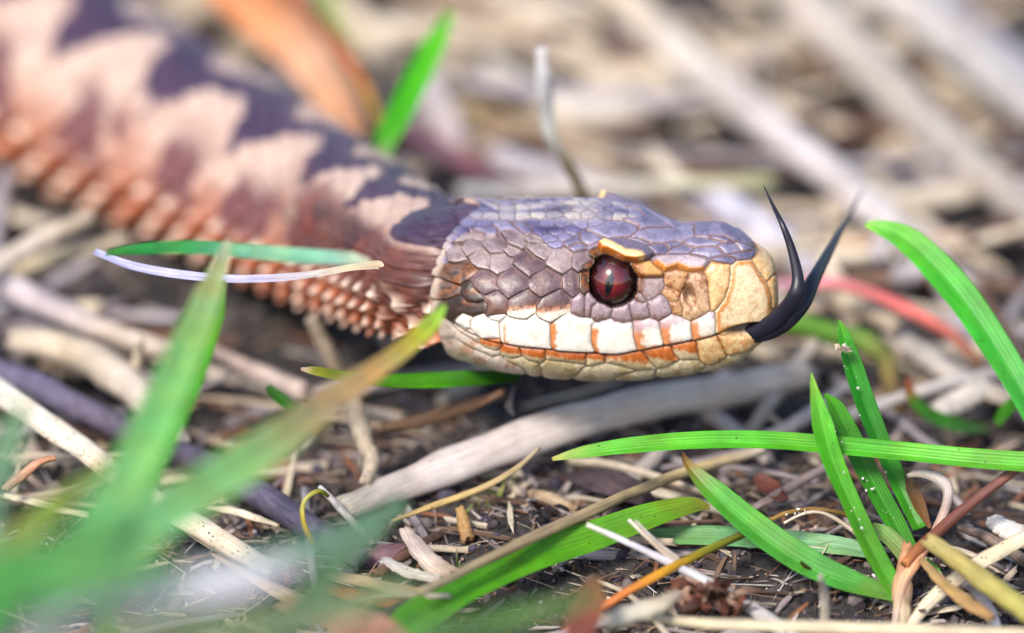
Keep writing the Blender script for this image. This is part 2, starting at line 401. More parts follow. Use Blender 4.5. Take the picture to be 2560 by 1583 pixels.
sca(K4, 'temple', (620,0),(760,100),(890,10),(1050,160),(1050,300),(1040,350),(780,360),(770,220))
sca(K4, 'subtemp', (1050,330),(1060,180),(1330,20),(1510,140),(1440,250),(1430,340),(1320,420),(1200,410),(1090,370))
sca(K4, 'subtemp', (1440,250),(1530,130),(1780,10),(1940,140),(1920,320),(1650,460),(1480,380))
sca(K4, 'subocular', (1920,170),(2060,80),(2120,110),(2120,410),(2020,400),(1930,340))
sca(K4, 'subocular', (2120,110),(2180,75),(2300,190),(2230,270),(2210,410),(2120,410))
sca(K5, 'subocular', (-20,390),(-10,250),(70,180),(180,200),(250,280),(225,385),(70,420))
sca(K5, 'subocular', (240,360),(280,260),(460,220),(490,300),(520,410),(400,450),(290,430))
sca(K4, 'uplab', (350,420),(430,350),(560,410),(530,470),(470,570),(430,540))
sca(K4, 'uplab', (530,470),(590,400),(700,370),(800,440),(920,480),(930,690),(700,710),(620,620))
sca(K4, 'uplab', (790,400),(900,370),(1010,380),(940,470),(840,450))
sca(K4, 'uplab', (940,500),(1060,400),(1200,420),(1310,440),(1440,370),(1520,440),(1640,480),(1640,850),(1300,860),(1050,800),(960,680))
sca(K4, 'uplab', (1640,500),(1720,450),(1920,350),(2050,410),(2240,430),(2200,700),(2220,900),(1750,900),(1660,800))
sca(K5, 'uplab', (-10,480),(230,400),(400,450),(520,450),(530,620),(570,790),(350,865),(120,850),(0,700))
sca(K4, 'lowlab', (640,730),(780,720),(920,720),(940,850),(850,890),(700,830))
sca(K4, 'lowlab', (920,870),(1050,810),(1200,850),(1220,970),(1080,1010))
sca(K4, 'lowlab', (1210,850),(1400,870),(1570,880),(1570,1000),(1480,1060),(1300,1040))
sca(K4, 'lowlab', (1580,880),(1900,910),(2150,930),(2130,1090),(1900,1060),(1590,1010))
sca(K4, 'lowlab', (2150,920),(2370,950),(2445,960),(2400,1070),(2150,1100))
sca(K5, 'lowlab', (130,870),(350,880),(590,800),(680,880),(810,1060),(600,1080),(330,1010),(180,970))
sca(K5, 'lowlab', (650,810),(900,770),(1000,760),(1050,880),(1120,940),(950,1050),(850,1050),(740,960))
sca(K5, 'lowlab', (1020,750),(1250,700),(1330,720),(1360,930),(1120,940),(1060,850))
sca(K5, 'mental', (1340,690),(1590,620),(1700,840),(1710,920),(1540,1020),(1400,970),(1360,880))
sca(K5, 'mental', (1600,620),(1700,600),(1850,650),(2200,620),(2280,600),(2200,720),(2000,850),(1780,890),(1710,850))
sca(K5, 'chin', (-100,1080),(150,990),(330,1020),(590,1090),(350,1160),(100,1230),(-150,1200))
sca(K5, 'chin', (330,1180),(600,1090),(810,1080),(810,1170),(600,1250),(300,1260))
sca(K5, 'chin', (820,1090),(1120,960),(1360,950),(1450,1060),(1250,1120),(950,1170),(820,1160))
sca(K5, 'chin', (1450,1060),(1550,1030),(1720,920),(2000,860),(2200,740),(2100,900),(1800,1060),(1400,1120))
sca(K4, 'chin', (1480,1130),(1600,1050),(1900,1070),(2140,1100),(2000,1200),(1600,1220))
sca(K4, 'chin', (1000,1020),(1230,1000),(1460,1080),(1500,1180),(1300,1170),(1100,1080))
sca(K4, 'skin', (290,540),(440,560),(640,700),(600,780),(400,640))
sca(K4, 'skin', (210,480),(290,550),(400,660),(620,830),(900,920),(820,1000),(520,860),(300,700))
sca(K4, 'skin', (300,720),(520,880),(820,1010),(1000,1050),(1250,1190),(1000,1190),(700,1060),(400,900))

EYE = np.array([1532.0, 702.0]); ER = np.array([59.0, 65.0])
_a = np.arange(28) / 28 * 2 * math.pi; _e = EYE + np.stack([np.cos(_a) * ER[0] * 1.04, np.sin(_a) * ER[1] * 1.04], -1)
_bl = np.array([(1030, 750), (1100, 800), (1250, 860), (1400, 930), (1571, 950)], float) / 5.4 + [1300, 480]
_e[:, 1] = np.maximum(_e[:, 1], np.where((_e[:, 0] > _bl[0, 0]) & (_e[:, 0] < _bl[-1, 0]), np.interp(_e[:, 0], _bl[:, 0], _bl[:, 1]) + 3, 0))
SC.append(('eye', _e))

def seg_dist(p, a, b):
    ab = b - a; t = np.clip(((p - a) @ ab) / (ab @ ab + 1e-9), 0, 1)
    return np.linalg.norm(p - a - t[:, None] * ab, axis=1)

def inside(p, poly):
    r = np.zeros(len(p), bool); m = len(poly)
    for q in range(m):
        a, b2 = poly[q], poly[(q + 1) % m]
        c = ((a[1] > p[:, 1]) != (b2[1] > p[:, 1])) & (p[:, 0] < (b2[0] - a[0]) * (p[:, 1] - a[1]) / (b2[1] - a[1] + 1e-12) + a[0])
        r ^= c
    return r

# small crown scales fill what was not traced singly
lat = []
for r_, yy in enumerate(np.arange(480, 660, 19.0)):
    for xx in np.arange(1090 + (r_ % 2) * 20, 1640, 40.0):
        lat.append((xx + rng.uniform(-5, 5), yy + rng.uniform(-3, 3)))
lat = np.array(lat); ok = np.ones(len(lat), bool)
for kd, pl in SC:
    ok &= ~inside(lat, pl)
    ok &= np.min([seg_dist(lat, pl[q], pl[(q + 1) % len(pl)]) for q in range(len(pl))], axis=0) > 7
for cx_, cy_ in lat[ok]:
    aa = np.arange(8) / 8 * 2 * math.pi
    SC.append(('crown', np.stack([cx_ + 17 * np.cos(aa), cy_ + 8 * np.sin(aa)], -1)))

# profile of the head, photograph pixels: column, top, bottom, half width mm, depth mm
HEAD = np.array([
    (1946, 735, 765, 0.25, 5.0), (1944, 700, 800, 1.1, 5.0), (1940, 675, 818, 1.8, 5.0), (1932, 652, 835, 2.4, 5.0), (1920, 636, 852, 2.9, 5.0),
    (1900, 618, 872, 3.35, 5.1), (1870, 592, 897, 3.8, 5.2), (1840, 571, 915, 4.15, 5.4), (1800, 557, 929, 4.5, 5.6), (1750, 558, 940, 4.9, 5.9),
    (1700, 556, 946, 5.3, 6.2), (1650, 540, 951, 5.75, 6.5), (1600, 518, 956, 6.2, 6.8), (1540, 503, 958, 6.75, 7.2), (1480, 497, 958, 7.2, 7.6),
    (1420, 495, 955, 7.7, 8.0), (1360, 496, 950, 8.1, 8.4), (1300, 498, 943, 8.3, 8.8), (1240, 500, 933, 8.2, 9.3), (1190, 500, 921, 7.8, 9.8),
    (1150, 499, 906, 7.2, 10.4), (1122, 496, 890, 6.6, 11.0), (1104, 494, 878, 6.0, 11.8)])
A_ = np.linspace(0, 2 * math.pi, 721)
def sup(c, e): return np.sign(c) * np.abs(c) ** e
NX, NZ = 2 / 2.5, 2 / 2.5
g_, f_ = sup(np.cos(A_), NX), sup(np.sin(A_), NZ)
ctrl = []       # centre(3), w, h, frame tangent blend
for X, T, B, w, d in HEAD:
    k_ = (DIST + d) / DIST; half = (B - T) / 2 * U * k_
    lo_, hi_ = 0.01, 20.0
    for _ in range(40):
        h = (lo_ + hi_) / 2
        if np.max(h * f_ * cp - w * g_ * sp) < half: lo_ = h
        else: hi_ = h
    c = P(X, (T + B) / 2, d)
    ctrl.append(np.concatenate([c, [w, h, 0.0]]))
BODY = [(1080, 684, 14.5, 5.35, 5.9), (1045, 664, 20.0, 5.7, 6.0), (1000, 640, 26.0, 6.1, 6.2), (940, 606, 33.0, 6.6, 6.6), (870, 570, 40.0, 7.0, 7.0),
        (780, 522, 48.0, 7.4, 7.4), (680, 466, 56.0, 7.9, 7.9), (560, 404, 64.0, 8.2, 8.2), (430, 334, 72.0, 8.7, 8.7), (290, 256, 80.0, 9.2, 9.2), (140, 166, 88.0, 9.6, 9.5),
        (-30, 62, 97.0, 9.9, 9.7), (-230, -70, 107.0, 10.5, 10.0)]
for X, Y, d, w, h in BODY:
    ctrl.append(np.concatenate([P(X, Y, d), [w, h, 1.0]]))
last = ctrl[-1][:3].copy(); ang = math.radians(150)      # on out of the frame, back along the ground to the tail
for q in range(34):
    ang -= math.radians(7 * math.sin(q * 0.42))
    last = last + 13 * np.array([math.cos(ang), math.sin(ang), 0]); rr_ = 10.4 * (1 - (q / 34.5) ** 2.2) + 0.25
    last[2] = last[2] * 0.6 + (rr_ + 0.6) * 0.4
    ctrl.append(np.concatenate([last, [rr_, rr_, 1.0]]))
ctrl = np.array(ctrl)
seg = np.linalg.norm(np.diff(ctrl[:, :3], axis=0), axis=1); sC = np.concatenate([[0], np.cumsum(seg)])
nH = len(HEAD); s_head = sC[nH - 1]; s_vis = sC[nH + len(BODY) - 1]; s_end = sC[-1]
# dense rows on the head, coarser on the body, coarsest outside the frame
srow = np.concatenate([np.linspace(0, 1.2, 60)[:-1] ** 1.0, np.linspace(1.2, s_head, 520)[:-1], np.linspace(s_head, s_vis, 560)[:-1], np.linspace(s_vis, s_end, 420)])
tpar = np.interp(srow, sC, np.arange(len(sC)))
D_ = cr(ctrl, 0, tpar)
Cn, w_r, h_r, bl = D_[:, :3], np.maximum(D_[:, 3], 0.02), np.maximum(D_[:, 4], 0.02), np.clip(D_[:, 5], 0, 1)
tan = np.gradient(Cn, axis=0); tan /= np.linalg.norm(tan, axis=1)[:, None]
tb = mix(np.array([-1.0, 0, 0]) * np.ones_like(tan), tan, sstep(0, 1, bl)); tb /= np.linalg.norm(tb, axis=1)[:, None]
upw = np.array([0, 0, 1.0])
Lr = np.cross(upw, tb) * 1.0; Lr /= np.linalg.norm(Lr, axis=1)[:, None]
if Lr[0, 1] > 0: Lr = -Lr
Ur = np.cross(tb, Lr); Ur *= np.sign(Ur[:, 2:3])
KA = 560
a0 = np.linspace(0, 2 * math.pi, KA, endpoint=False)
# finer spacing on the flank and crown that carry the fine scales (centre at 45 deg)
th = a0 - 0.42 * np.sin(a0 - math.radians(30)) ; th = th + math.radians(0)
ex = (2 / (2.5 - 0.4 * bl))[:, None]
def ring_pos(theta):
    c_, s_ = np.cos(theta)[None], np.sin(theta)[None]
    return Cn[:, None] + Lr[:, None] * (w_r[:, None] * sup(c_, ex))[..., None] + Ur[:, None] * (h_r[:, None] * sup(s_, ex))[..., None]
# the cheek bulges back over the neck: stations lean so that the jaw margin follows its outline
CHY = [500, 520, 540, 560, 600, 650, 700, 780, 850, 880, 900]; CHX = [1215, 1200, 1180, 1152, 1120, 1100, 1093, 1093, 1103, 1120, 1140]
def cheek(y): return np.interp(y, CHY, CHX)
near = np.cos(th) >= 0
thm = np.where(near, th, math.pi - th)
seam = int(np.argmin(np.abs(srow - s_head)))
lean_px, _ = project(ring_pos(thm)[seam])
lean = (cheek(lean_px[:, 1]) - 1104) * U
lean_row = np.where(srow <= s_head, sstep(s_head - 8.5, s_head, srow), sstep(s_head + 16, s_head, srow))
ring_flat = ring_pos
def ring_pos(theta):
    return ring_flat(theta) + RIGHT * (lean_row[:, None] * lean[None])[..., None]
R0 = ring_pos(th)
du = np.gradient(R0, axis=0); dv = np.roll(R0, -1, 1) - np.roll(R0, 1, 1)
Nn = np.cross(du, dv); Nn /= np.linalg.norm(Nn, axis=2)[..., None] + 1e-12
outw = R0 - Cn[:, None]
Nn *= np.sign(np.sum(Nn * outw, -1, keepdims=True) + 1e-12)
Nn[0] = [1, 0, 0]
# pixel each point of the near half falls on; the far half mirrors it
Rm = ring_pos(thm)
PX, _ = project(Rm.reshape(-1, 3)); PX = PX.reshape(*R0.shape[:2], 2)
nrow, _k = R0.shape[:2]
hrow = srow <= s_head + 0.001
nh = int(hrow.sum())

# ---- head: owner scale, distance to its border
pp = PX[:nh].reshape(-1, 2); Nv = len(pp)
best = np.full(Nv, -1e3); sec = np.full(Nv, -1e3); own = np.full(Nv, -1)
for q, (kd, pl) in enumerate(SC):
    mn, mxb = pl.min(0) - 45, pl.max(0) + 45
    ii = np.where((pp[:, 0] > mn[0]) & (pp[:, 0] < mxb[0]) & (pp[:, 1] > mn[1]) & (pp[:, 1] < mxb[1]))[0]
    if not len(ii): continue
    ps = pp[ii]
    dd = np.min([seg_dist(ps, pl[z], pl[(z + 1) % len(pl)]) for z in range(len(pl))], axis=0)
    sd = np.where(inside(ps, pl), dd, -dd)
    bt = best[ii]; up = sd > bt
    sec[ii] = np.where(up, bt, np.maximum(sec[ii], sd)); best[ii] = np.where(up, sd, bt); own[ii] = np.where(up, q, own[ii])
bord = np.clip((best - np.maximum(sec, -40)) / 2, 0, 60)
kinds = np.array([kd for kd, _ in SC] + ['chin'])[own]
cen = np.array([(pl.max(0) + pl.min(0)) / 2 for _, pl in SC] + [np.array([1400., 950.])])[own]
hs = np.array([(pl.max(0) - pl.min(0)) / 2 for _, pl in SC] + [np.array([40., 20.])])[own]
loc_ = np.clip((pp - cen) / hs, -1.4, 1.4); ux, uy = loc_[:, 0], loc_[:, 1]
nzA = fbm(pp[:, 0] / 9, pp[:, 1] / 9, 3, 4); nzB = fbm(pp[:, 0] / 26, pp[:, 1] / 26, 5, 3)
rs = hash2(own, own * 3, 77)
X_, Y_ = pp[:, 0], pp[:, 1]
colr = np.tile(lin([200, 182, 158]), (Nv, 1))
def setc(mask, c): colr[mask] = c[mask]
def L3(*c): return lin(list(c)) * np.ones((Nv, 3))
# temple
brownness = np.clip(sstep(1235, 1120, X_) * .75 + sstep(735, 775, Y_) * .9 * sstep(1500, 1350, X_) + sstep(.52, .66, nzB) * .35, 0, 1)
t_ = mix(L3(94, 72, 80), L3(138, 114, 118), np.clip(rs * .6 + (nzB - .5) * 2 + sstep(8, 0, bord) * .35, 0, 1))
t_ = mix(t_, L3(196, 170, 150), sstep(.55, .1, np.hypot(ux + .1, uy)) * (rs > .55) * .5 * sstep(.4, .6, nzA))
t_ = mix(t_, L3(102, 60, 34), brownness * .85)
setc(kinds == 'temple', t_)
tl = mix(L3(128, 108, 114), L3(168, 150, 150), np.clip(rs + (nzB - .5) * 2, 0, 1)); tl = mix(tl, L3(120, 75, 45), sstep(1180, 1110, X_) * sstep(640, 690, Y_) * .8)
setc(kinds == 'temple_l', tl)
br = mix(L3(112, 84, 72), L3(132, 80, 42), sstep(.42, .62, nzB)); br = mix(br, L3(54, 34, 26), sstep(.56, .36, nzA) * .75)
setc(kinds == 'brown', br)
dk = mix(L3(52, 32, 24), L3(160, 92, 34), sstep(.5, .72, nzB) * sstep(.3, -.5, uy)); setc(kinds == 'dark', dk)
sbt = mix(t_, L3(236, 226, 210), sstep(.12, .42, uy + (nzA - .5) * .5 + .12 * ux)); sbt = mix(sbt, L3(190, 110, 50), np.exp(-((uy - .25 + .1 * ux) / .16) ** 2) * .7 * (nzA > .42)); setc(kinds == 'subtemp', sbt)
# upper labials
white = mix(L3(246, 238, 226), L3(232, 214, 192), sstep(.55, .75, nzB) * .6)
orange = mix(L3(198, 104, 38), L3(218, 138, 66), nzA)
ul = mix(white, orange, np.clip(sstep(-.62, -.82, ux + (nzA - .5) * .3) * sstep(-.75, -.4, uy) * (X_ > 1260), 0, 1) * .95)
ul = mix(ul, L3(205, 192, 200), sstep(-.45, -.95, uy + (nzA - .5) * .4) * .8 * (X_ > 1330))
ul = mix(ul, orange, sstep(.86, 1.0, uy) * .5); setc(kinds == 'uplab', ul)
uo = mix(white, orange, np.clip(sstep(-.15, -.55, ux + (nzA - .5) * .5) + sstep(.45, .75, uy + (nzA - .5) * .4), 0, 1) * .92)
uo = mix(uo, L3(190, 165, 175), sstep(-.2, -.75, uy + .25 * ux + (nzA - .5) * .4) * .8); setc(kinds == 'uplab_o', uo)
# lower labials
cream = mix(L3(226, 206, 166), L3(206, 180, 136), nzB)
ll = mix(cream, mix(L3(170, 82, 28), L3(205, 116, 48), nzA), np.clip(sstep(.35, -.25, uy - .35 * ux + (nzA - .5) * .7), 0, 1))
setc(kinds == 'lowlab', ll)
mt = mix(L3(224, 190, 138), L3(198, 128, 62), np.clip(sstep(.42, .66, nzA) * .6 + sstep(9, 2, bord) * .45, 0, 1)); setc(kinds == 'mental', mt)
# snout
sn = mix(L3(224, 190, 140), L3(206, 146, 82), np.clip(sstep(.4, .7, nzA) * .6 + sstep(8, 1, bord) * .5, 0, 1)); setc(kinds == 'snout', sn)
ro = mix(L3(230, 206, 168), L3(200, 132, 62), np.clip(sstep(17, 9, bord) * sstep(2, 6, bord) * .9 + sstep(.5, .75, nzA) * .4, 0, 1)); setc(kinds == 'rostral', ro)
na_ = mix(L3(196, 150, 104), L3(150, 92, 48), np.clip(sstep(.4, .65, nzA) * .8 + sstep(.3, -.8, uy) * .25, 0, 1)); setc(kinds == 'nasal', na_)
n2_ = mix(L3(208, 168, 132), L3(140, 92, 56), np.clip(sstep(.45, .7, nzA) * .6 + sstep(.0, -.6, uy) * .4, 0, 1)); setc(kinds == 'nasal2', n2_)
lo_c = mix(L3(168, 146, 148), L3(118, 72, 44), np.clip(sstep(-.2, -.8, ux) * .8 + sstep(.5, .7, nzA) * .3, 0, 1)); setc(kinds == 'loreal', lo_c)
so = mix(L3(160, 138, 146), L3(124, 86, 66), np.clip(sstep(.1, .9, uy + (nzA - .5)) * .7, 0, 1)); setc(kinds == 'subocular', so)
bw = mix(L3(214, 160, 96), L3(128, 66, 24), np.clip(sstep(.1, -.6, ux) * .8 + sstep(.2, .8, uy) * .7, 0, 1)); setc(kinds == 'brow', bw)
ca = mix(L3(176, 156, 160), L3(222, 136, 58), sstep(.15, .75, uy + .15 * (nzA - .5))); 
def edge_px(K, *p):
    q = np.array([(K[0] + x / K[2], K[1] + y / K[2]) for x, y in p], float)
    return np.min([seg_dist(pp, q[z], q[z + 1]) for z in range(len(q) - 1)], axis=0)
eb = edge_px(K2, (1030, 750), (1100, 800), (1250, 860), (1400, 930), (1571, 950))
su = mix(L3(118, 106, 126), L3(248, 206, 140), sstep(24, 13, eb + 6 * (nzA - .5))); su = mix(su, L3(220, 124, 34), sstep(8, 3, eb)); setc(kinds == 'supra', su)
ec = edge_px(K3, (330, 590), (430, 655), (560, 620), (700, 670), (840, 660))
ca = mix(L3(170, 152, 162), L3(228, 146, 70), sstep(13, 4, ec + 6 * (nzA - .5))); setc(kinds == 'canthal', ca)
tp = mix(L3(92, 86, 118), L3(138, 130, 158), np.clip(rs * .7 + (nzB - .5) * 1.6 + .2, 0, 1)); tp = mix(tp, L3(170, 120, 80), sstep(4, 1.5, bord) * .35); setc(kinds == 'top', tp)  # slate plates, bluish sky reflection put into their colour
def blobs(L_):
    t = np.zeros(Nv)
    for bx, by, rx, ry in L_: t = np.maximum(t, np.exp(-(((X_ - bx) / rx) ** 2 + ((Y_ - by) / ry) ** 2) ** 1.5))
    return t
crn = mix(L3(104, 96, 136), L3(140, 132, 166), rs)  # lavender sky tint put into the crown base colour
crn = mix(crn, L3(206, 192, 182), np.clip(blobs([(1440, 535, 75, 20), (1290, 541, 120, 11), (1550, 545, 40, 10)]) * (.55 + .45 * rs), 0, 1))
crn = mix(crn, L3(56, 44, 84), np.clip(blobs([(1220, 508, 100, 16), (1340, 519, 34, 10), (1400, 523, 34, 10), (1540, 510, 58, 14), (1285, 566, 60, 11), (1370, 574, 44, 10), (1190, 575, 40, 10)]) * (.7 + .3 * rs), 0, 1))
setc(kinds == 'crown', crn)
ch = mix(L3(220, 204, 172), L3(192, 172, 130), sstep(.4, .65, nzB)); ch = mix(ch, L3(180, 140, 60), sstep(.66, .75, nzA) * .4); setc(kinds == 'chin', ch)
sk = mix(L3(206, 190, 176), L3(172, 122, 90), sstep(.5, .7, nzB) * .7); setc(kinds == 'skin', sk)
# fine dark pigment specks, worn pale patches
spk = fbm(pp[:, 0] / 2.6, pp[:, 1] / 2.6, 91, 2); spz = fbm(pp[:, 0] / 14 + 5, pp[:, 1] / 14, 95, 3)
amt = np.where(np.isin(kinds, ['uplab', 'uplab_o']), .12, np.where(np.isin(kinds, ['crown', 'top', 'supra']), .28, .42))
colr = mix(colr, colr * np.array([.42, .36, .34]), sstep(.56, .74, spk) * amt * (.4 + 1.2 * spz))
colr = mix(colr, colr * 1.22 + .015, sstep(.42, .24, spk) * .5 * (1 - np.isin(kinds, ['uplab', 'uplab_o'])))
# dark interstitial skin between scales, plus painted overlap shadow along rear-low edges
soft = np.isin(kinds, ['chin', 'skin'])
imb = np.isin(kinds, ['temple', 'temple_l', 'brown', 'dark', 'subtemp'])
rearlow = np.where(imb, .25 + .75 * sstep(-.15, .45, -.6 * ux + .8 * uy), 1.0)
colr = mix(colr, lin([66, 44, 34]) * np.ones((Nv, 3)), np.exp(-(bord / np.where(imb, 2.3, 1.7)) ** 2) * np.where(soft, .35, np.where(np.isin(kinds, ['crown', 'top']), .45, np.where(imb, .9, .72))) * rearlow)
colr = mix(colr, colr * 1.25 + .02, np.exp(-((bord - 5) / 2.2) ** 2) * .5 * (imb | (kinds == 'top')))  # pale highlight painted just inside the scale rims
# ---- head relief in mm
dome = np.where(np.isin(kinds, ['uplab', 'uplab_o', 'lowlab', 'subocular', 'mental']), .20, .15)
reach = np.minimum(hs.min(1) * .7, 16)
hgt = dome * (1 - np.exp(-(bord / (reach * .5 + 1)) ** 1.3)) - .075 * np.exp(-(bord / 2.0) ** 2) * rearlow
hgt += np.where(imb, .36 * np.clip(-.7 * ux + .75 * uy, -1, 1), 0)
hgt += np.where(np.isin(kinds, ['top', 'crown']), .07 * np.clip(-ux + .4 * uy, -1, 1), 0)
hgt += np.where(soft, -.08, 0)
hgt = np.where(kinds == 'crown', hgt * .55, hgt)
hgt += (nzA - .5) * .03
# mouth line
ML = np.array([(1800,838),(1785,842),(1730,855),(1659,866),(1593,881),(1540,888),(1481,886),(1400,881),(1370,875),(1267,863),(1207,851),(1159,829),(1126,805)], float)
md = np.min([seg_dist(pp, ML[q], ML[q + 1]) for q in range(len(ML) - 1)], axis=0)
hgt -= .24 * np.exp(-(md / 3.0) ** 2) * sstep(1110, 1160, X_)
colr = mix(colr, lin([40, 24, 18]) * np.ones((Nv, 3)), np.exp(-(md / 2.2) ** 2) * .8)
below = np.interp(X_, ML[::-1, 0], ML[::-1, 1])
hgt -= .22 * sstep(-1, 5, Y_ - below) * sstep(1130, 1200, X_)
# brow shield overhangs the eye, ridge to the snout
hgt += np.where(kinds == 'supra', 1.15 * sstep(0, 6, bord) * (.4 + .6 * sstep(45, 8, eb)), 0)
hgt += np.where(kinds == 'canthal', .38 * sstep(0, 9, bord), 0) + np.where(kinds == 'brow', .3 * sstep(0, 9, bord), 0)
# loreal hollow, nostril
hgt -= .30 * np.exp(-(((X_ - 1660) / 60) ** 2 + ((Y_ - 725) / 42) ** 2))
nst = np.exp(-(((X_ - 1724 - (Y_ - 740) * .25) / 13) ** 2 + ((Y_ - 742) / 24) ** 2) ** 1.6)
hgt -= .8 * nst; nsd = nst * sstep(752, 738, Y_); colr = mix(colr, lin([74, 42, 26]) * np.ones((Nv, 3)), nsd * .85)
rimn = np.exp(-((np.sqrt(((X_ - 1724 - (Y_ - 740) * .25) / 13) ** 2 + ((Y_ - 742) / 24) ** 2) - 1.1) / .16) ** 2)
colr = mix(colr, lin([120, 72, 42]) * np.ones((Nv, 3)), rimn * .5)
# eye socket
ed = np.sqrt((((pp - EYE) / ER) ** 2).sum(1))
nbr = np.where(kinds == 'supra', 0.0, 1.0)
hgt -= 1.6 * np.where(kinds == 'eye', sstep(0, 5, bord), 0)
colr = mix(colr, lin([36, 22, 20]) * np.ones((Nv, 3)), np.where(kinds == 'eye', 1.0, 0.0))
# tongue gap under the muzzle
gap = np.exp(-(((X_ - 1868) / 52) ** 2 + ((Y_ - (826 + (1868 - X_) * .16)) / 15) ** 2) ** 2)
hgt -= .9 * gap; colr = mix(colr, lin([50, 32, 30]) * np.ones((Nv, 3)), gap * .9)
# rear margin of the jaw: pale fold of skin
fold_ = np.exp(-((X_ - cheek(Y_) - 3) / 9) ** 2) * sstep(560, 640, Y_)
colr = mix(colr, lin([214, 190, 172]) * np.ones((Nv, 3)), fold_ * .9)
hgt += .2 * fold_
hgt *= 1 - .6 * sstep(1230, 1190, X_) * sstep(545, 520, Y_)
fade = sstep(0.0, 0.9, srow[:nh])[:, None] * np.ones((1, KA))
H = np.zeros(R0.shape[:2]); CC = np.zeros(R0.shape)
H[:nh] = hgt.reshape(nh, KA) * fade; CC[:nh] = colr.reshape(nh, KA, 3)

# ---- body: rows of overlapping keeled scales, zigzag and flank blotches
sb = srow[nh:, None] * np.ones((1, KA)); phi = np.degrees(np.arctan2(np.cos(th), np.sin(th)))[None] * np.ones_like(sb)   # 0 on the back, + to the near side
spine_px, _ = project(Cn)
def s_at(x, y):
    return srow[np.argmin(((spine_px - [x, y]) ** 2).sum(1))]
tips = sorted([s_at(*q) for q in [(1110, 640), (1020, 600), (900, 560), (745, 490), (535, 380), (300, 262), (90, 135)]])
stp = tips[-1] - tips[-2]
while tips[-1] < s_end: tips.append(tips[-1] + stp * random.uniform(.9, 1.1))
tips = np.array(tips); mids = (tips[1:] + tips[:-1]) / 2
zs = np.concatenate([tips, mids]); zv = np.concatenate([np.ones(len(tips)), -np.ones(len(mids))]); o_ = np.argsort(zs)
wob = (fbm(sb / 3.2, phi / 22 + 20, 31, 3) - .5)
cz = np.interp(sb, zs[o_], zv[o_]); cz = np.sign(cz) * np.abs(cz) ** .8
wob2 = fbm(sb / 5 + 9, phi / 30 + 20, 33, 2) - .5
zig = np.abs(phi - 24 * cz - wob * 16 - wob2 * 14) - (21 + wob * 14 + wob2 * 14 + 4 * np.abs(cz))
NR = 26
dl = np.linalg.norm(np.diff(R0, axis=0, prepend=R0[:1]), axis=2)
xs = np.cumsum(dl[nh:] / (0.31 * np.maximum(w_r[nh:, None], 1.0)), axis=0); ys = (phi / 360 + .5) * NR
i0 = np.floor(xs); j0 = np.floor(ys)
bd = np.full(sb.shape, 9.0); dx = np.zeros_like(sb); dy = np.zeros_like(sb); idx = np.zeros_like(sb)
for a in (0, 1):
    for b2 in (0, 1):
        ci, cj = i0 + a, j0 + b2; even = ((ci + cj) % 2) == 0
        m_ = np.abs(xs - ci) + np.abs(ys - cj); use = even & (m_ < bd)
        bd = np.where(use, m_, bd); dx = np.where(use, xs - ci, dx); dy = np.where(use, ys - cj, dy); idx = np.where(use, hash2(ci, cj, 5), idx)
edge = 1 - bd
flank = sstep(70, 112, np.abs(phi)); belly = sstep(136, 150, np.abs(phi))
hb = .30 * (1 - np.exp(-(np.maximum(edge, 0) / .22) ** 1.3)) + .30 * dx + .12 * np.exp(-(dy / .13) ** 2) * sstep(-.8, .3, dx)
hb = hb * (0.7 + 2.4 * flank) * (1 - .8 * belly) * np.interp(sb, [s_head, s_head + 10], [.75, 1.0])
hb = hb - .95 * np.exp(-(sb - s_head) / 2.6) * sstep(28, 62, np.abs(phi))
beige = mix(lin([210, 182, 166]) * np.ones(R0[nh:].shape), lin([188, 150, 134]), np.clip(idx * .5 + wob, 0, 1))
side_c = mix(lin([186, 128, 106]) * np.ones(R0[nh:].shape), lin([196, 94, 40]), sstep(85, 112, np.abs(phi)))
cb = mix(beige, side_c, sstep(52, 92, np.abs(phi) + wob * 30))
bm = np.interp(sb, zs[o_], -zv[o_])                       # blotches sit in the light bays
blo = sstep(-.45, .25, bm + wob * 2 + wob2 * 1.4) * np.exp(-((np.abs(phi) - 77 - wob2 * 20) / 20) ** 2)
cb = mix(cb, lin([112, 64, 70]) * np.ones_like(cb), np.clip(blo * 1.4, 0, .92))
dark = mix(lin([58, 38, 66]) * np.ones_like(cb), lin([84, 58, 82]), idx)
cb = mix(cb, dark, sstep(3.5, -3.5, zig))
# postocular stripe running on to the neck
pst = np.interp(sb, [s_head, s_head + 10, s_head + 22, s_head + 34], [1, 1, .8, 0]) * np.exp(-((np.abs(phi) - (80 - (sb - s_head) * .7) - wob2 * 16) / 29) ** 4)
cb = mix(cb, mix(lin([66, 30, 32]) * np.ones_like(cb), lin([112, 54, 42]), idx), np.clip(pst * 1.15, 0, .94))
cb = mix(cb, lin([92, 42, 22]) * np.ones_like(cb), sstep(.15, -.5, dx) * sstep(88, 104, np.abs(phi)) * .85)  # brown scale bases, shade of the gaps below the tips painted in
tipc = np.exp(-((dx - .45) / .30) ** 2 - (dy / .40) ** 2) * sstep(82, 96, np.abs(phi)) * (.35 + .65 * (idx > .3))
cb = mix(cb, lin([255, 226, 204]) * np.ones_like(cb), np.clip(tipc * 1.1, 0, .95))
cb = mix(cb, lin([58, 46, 44]) * np.ones_like(cb), belly)
cb = mix(cb, cb * .35, sstep(.14, .0, edge) * .6)
H[nh:] = hb; CC[nh:] = cb
# blend neck relief
RR = R0 + Nn * H[..., None]
RR[0] = RR[0].mean(0) + (RR[0] - RR[0].mean(0)) * .5
body = obj('body', rings_mesh('snake_body', RR, CC * KCOL), M_SKIN, snake)

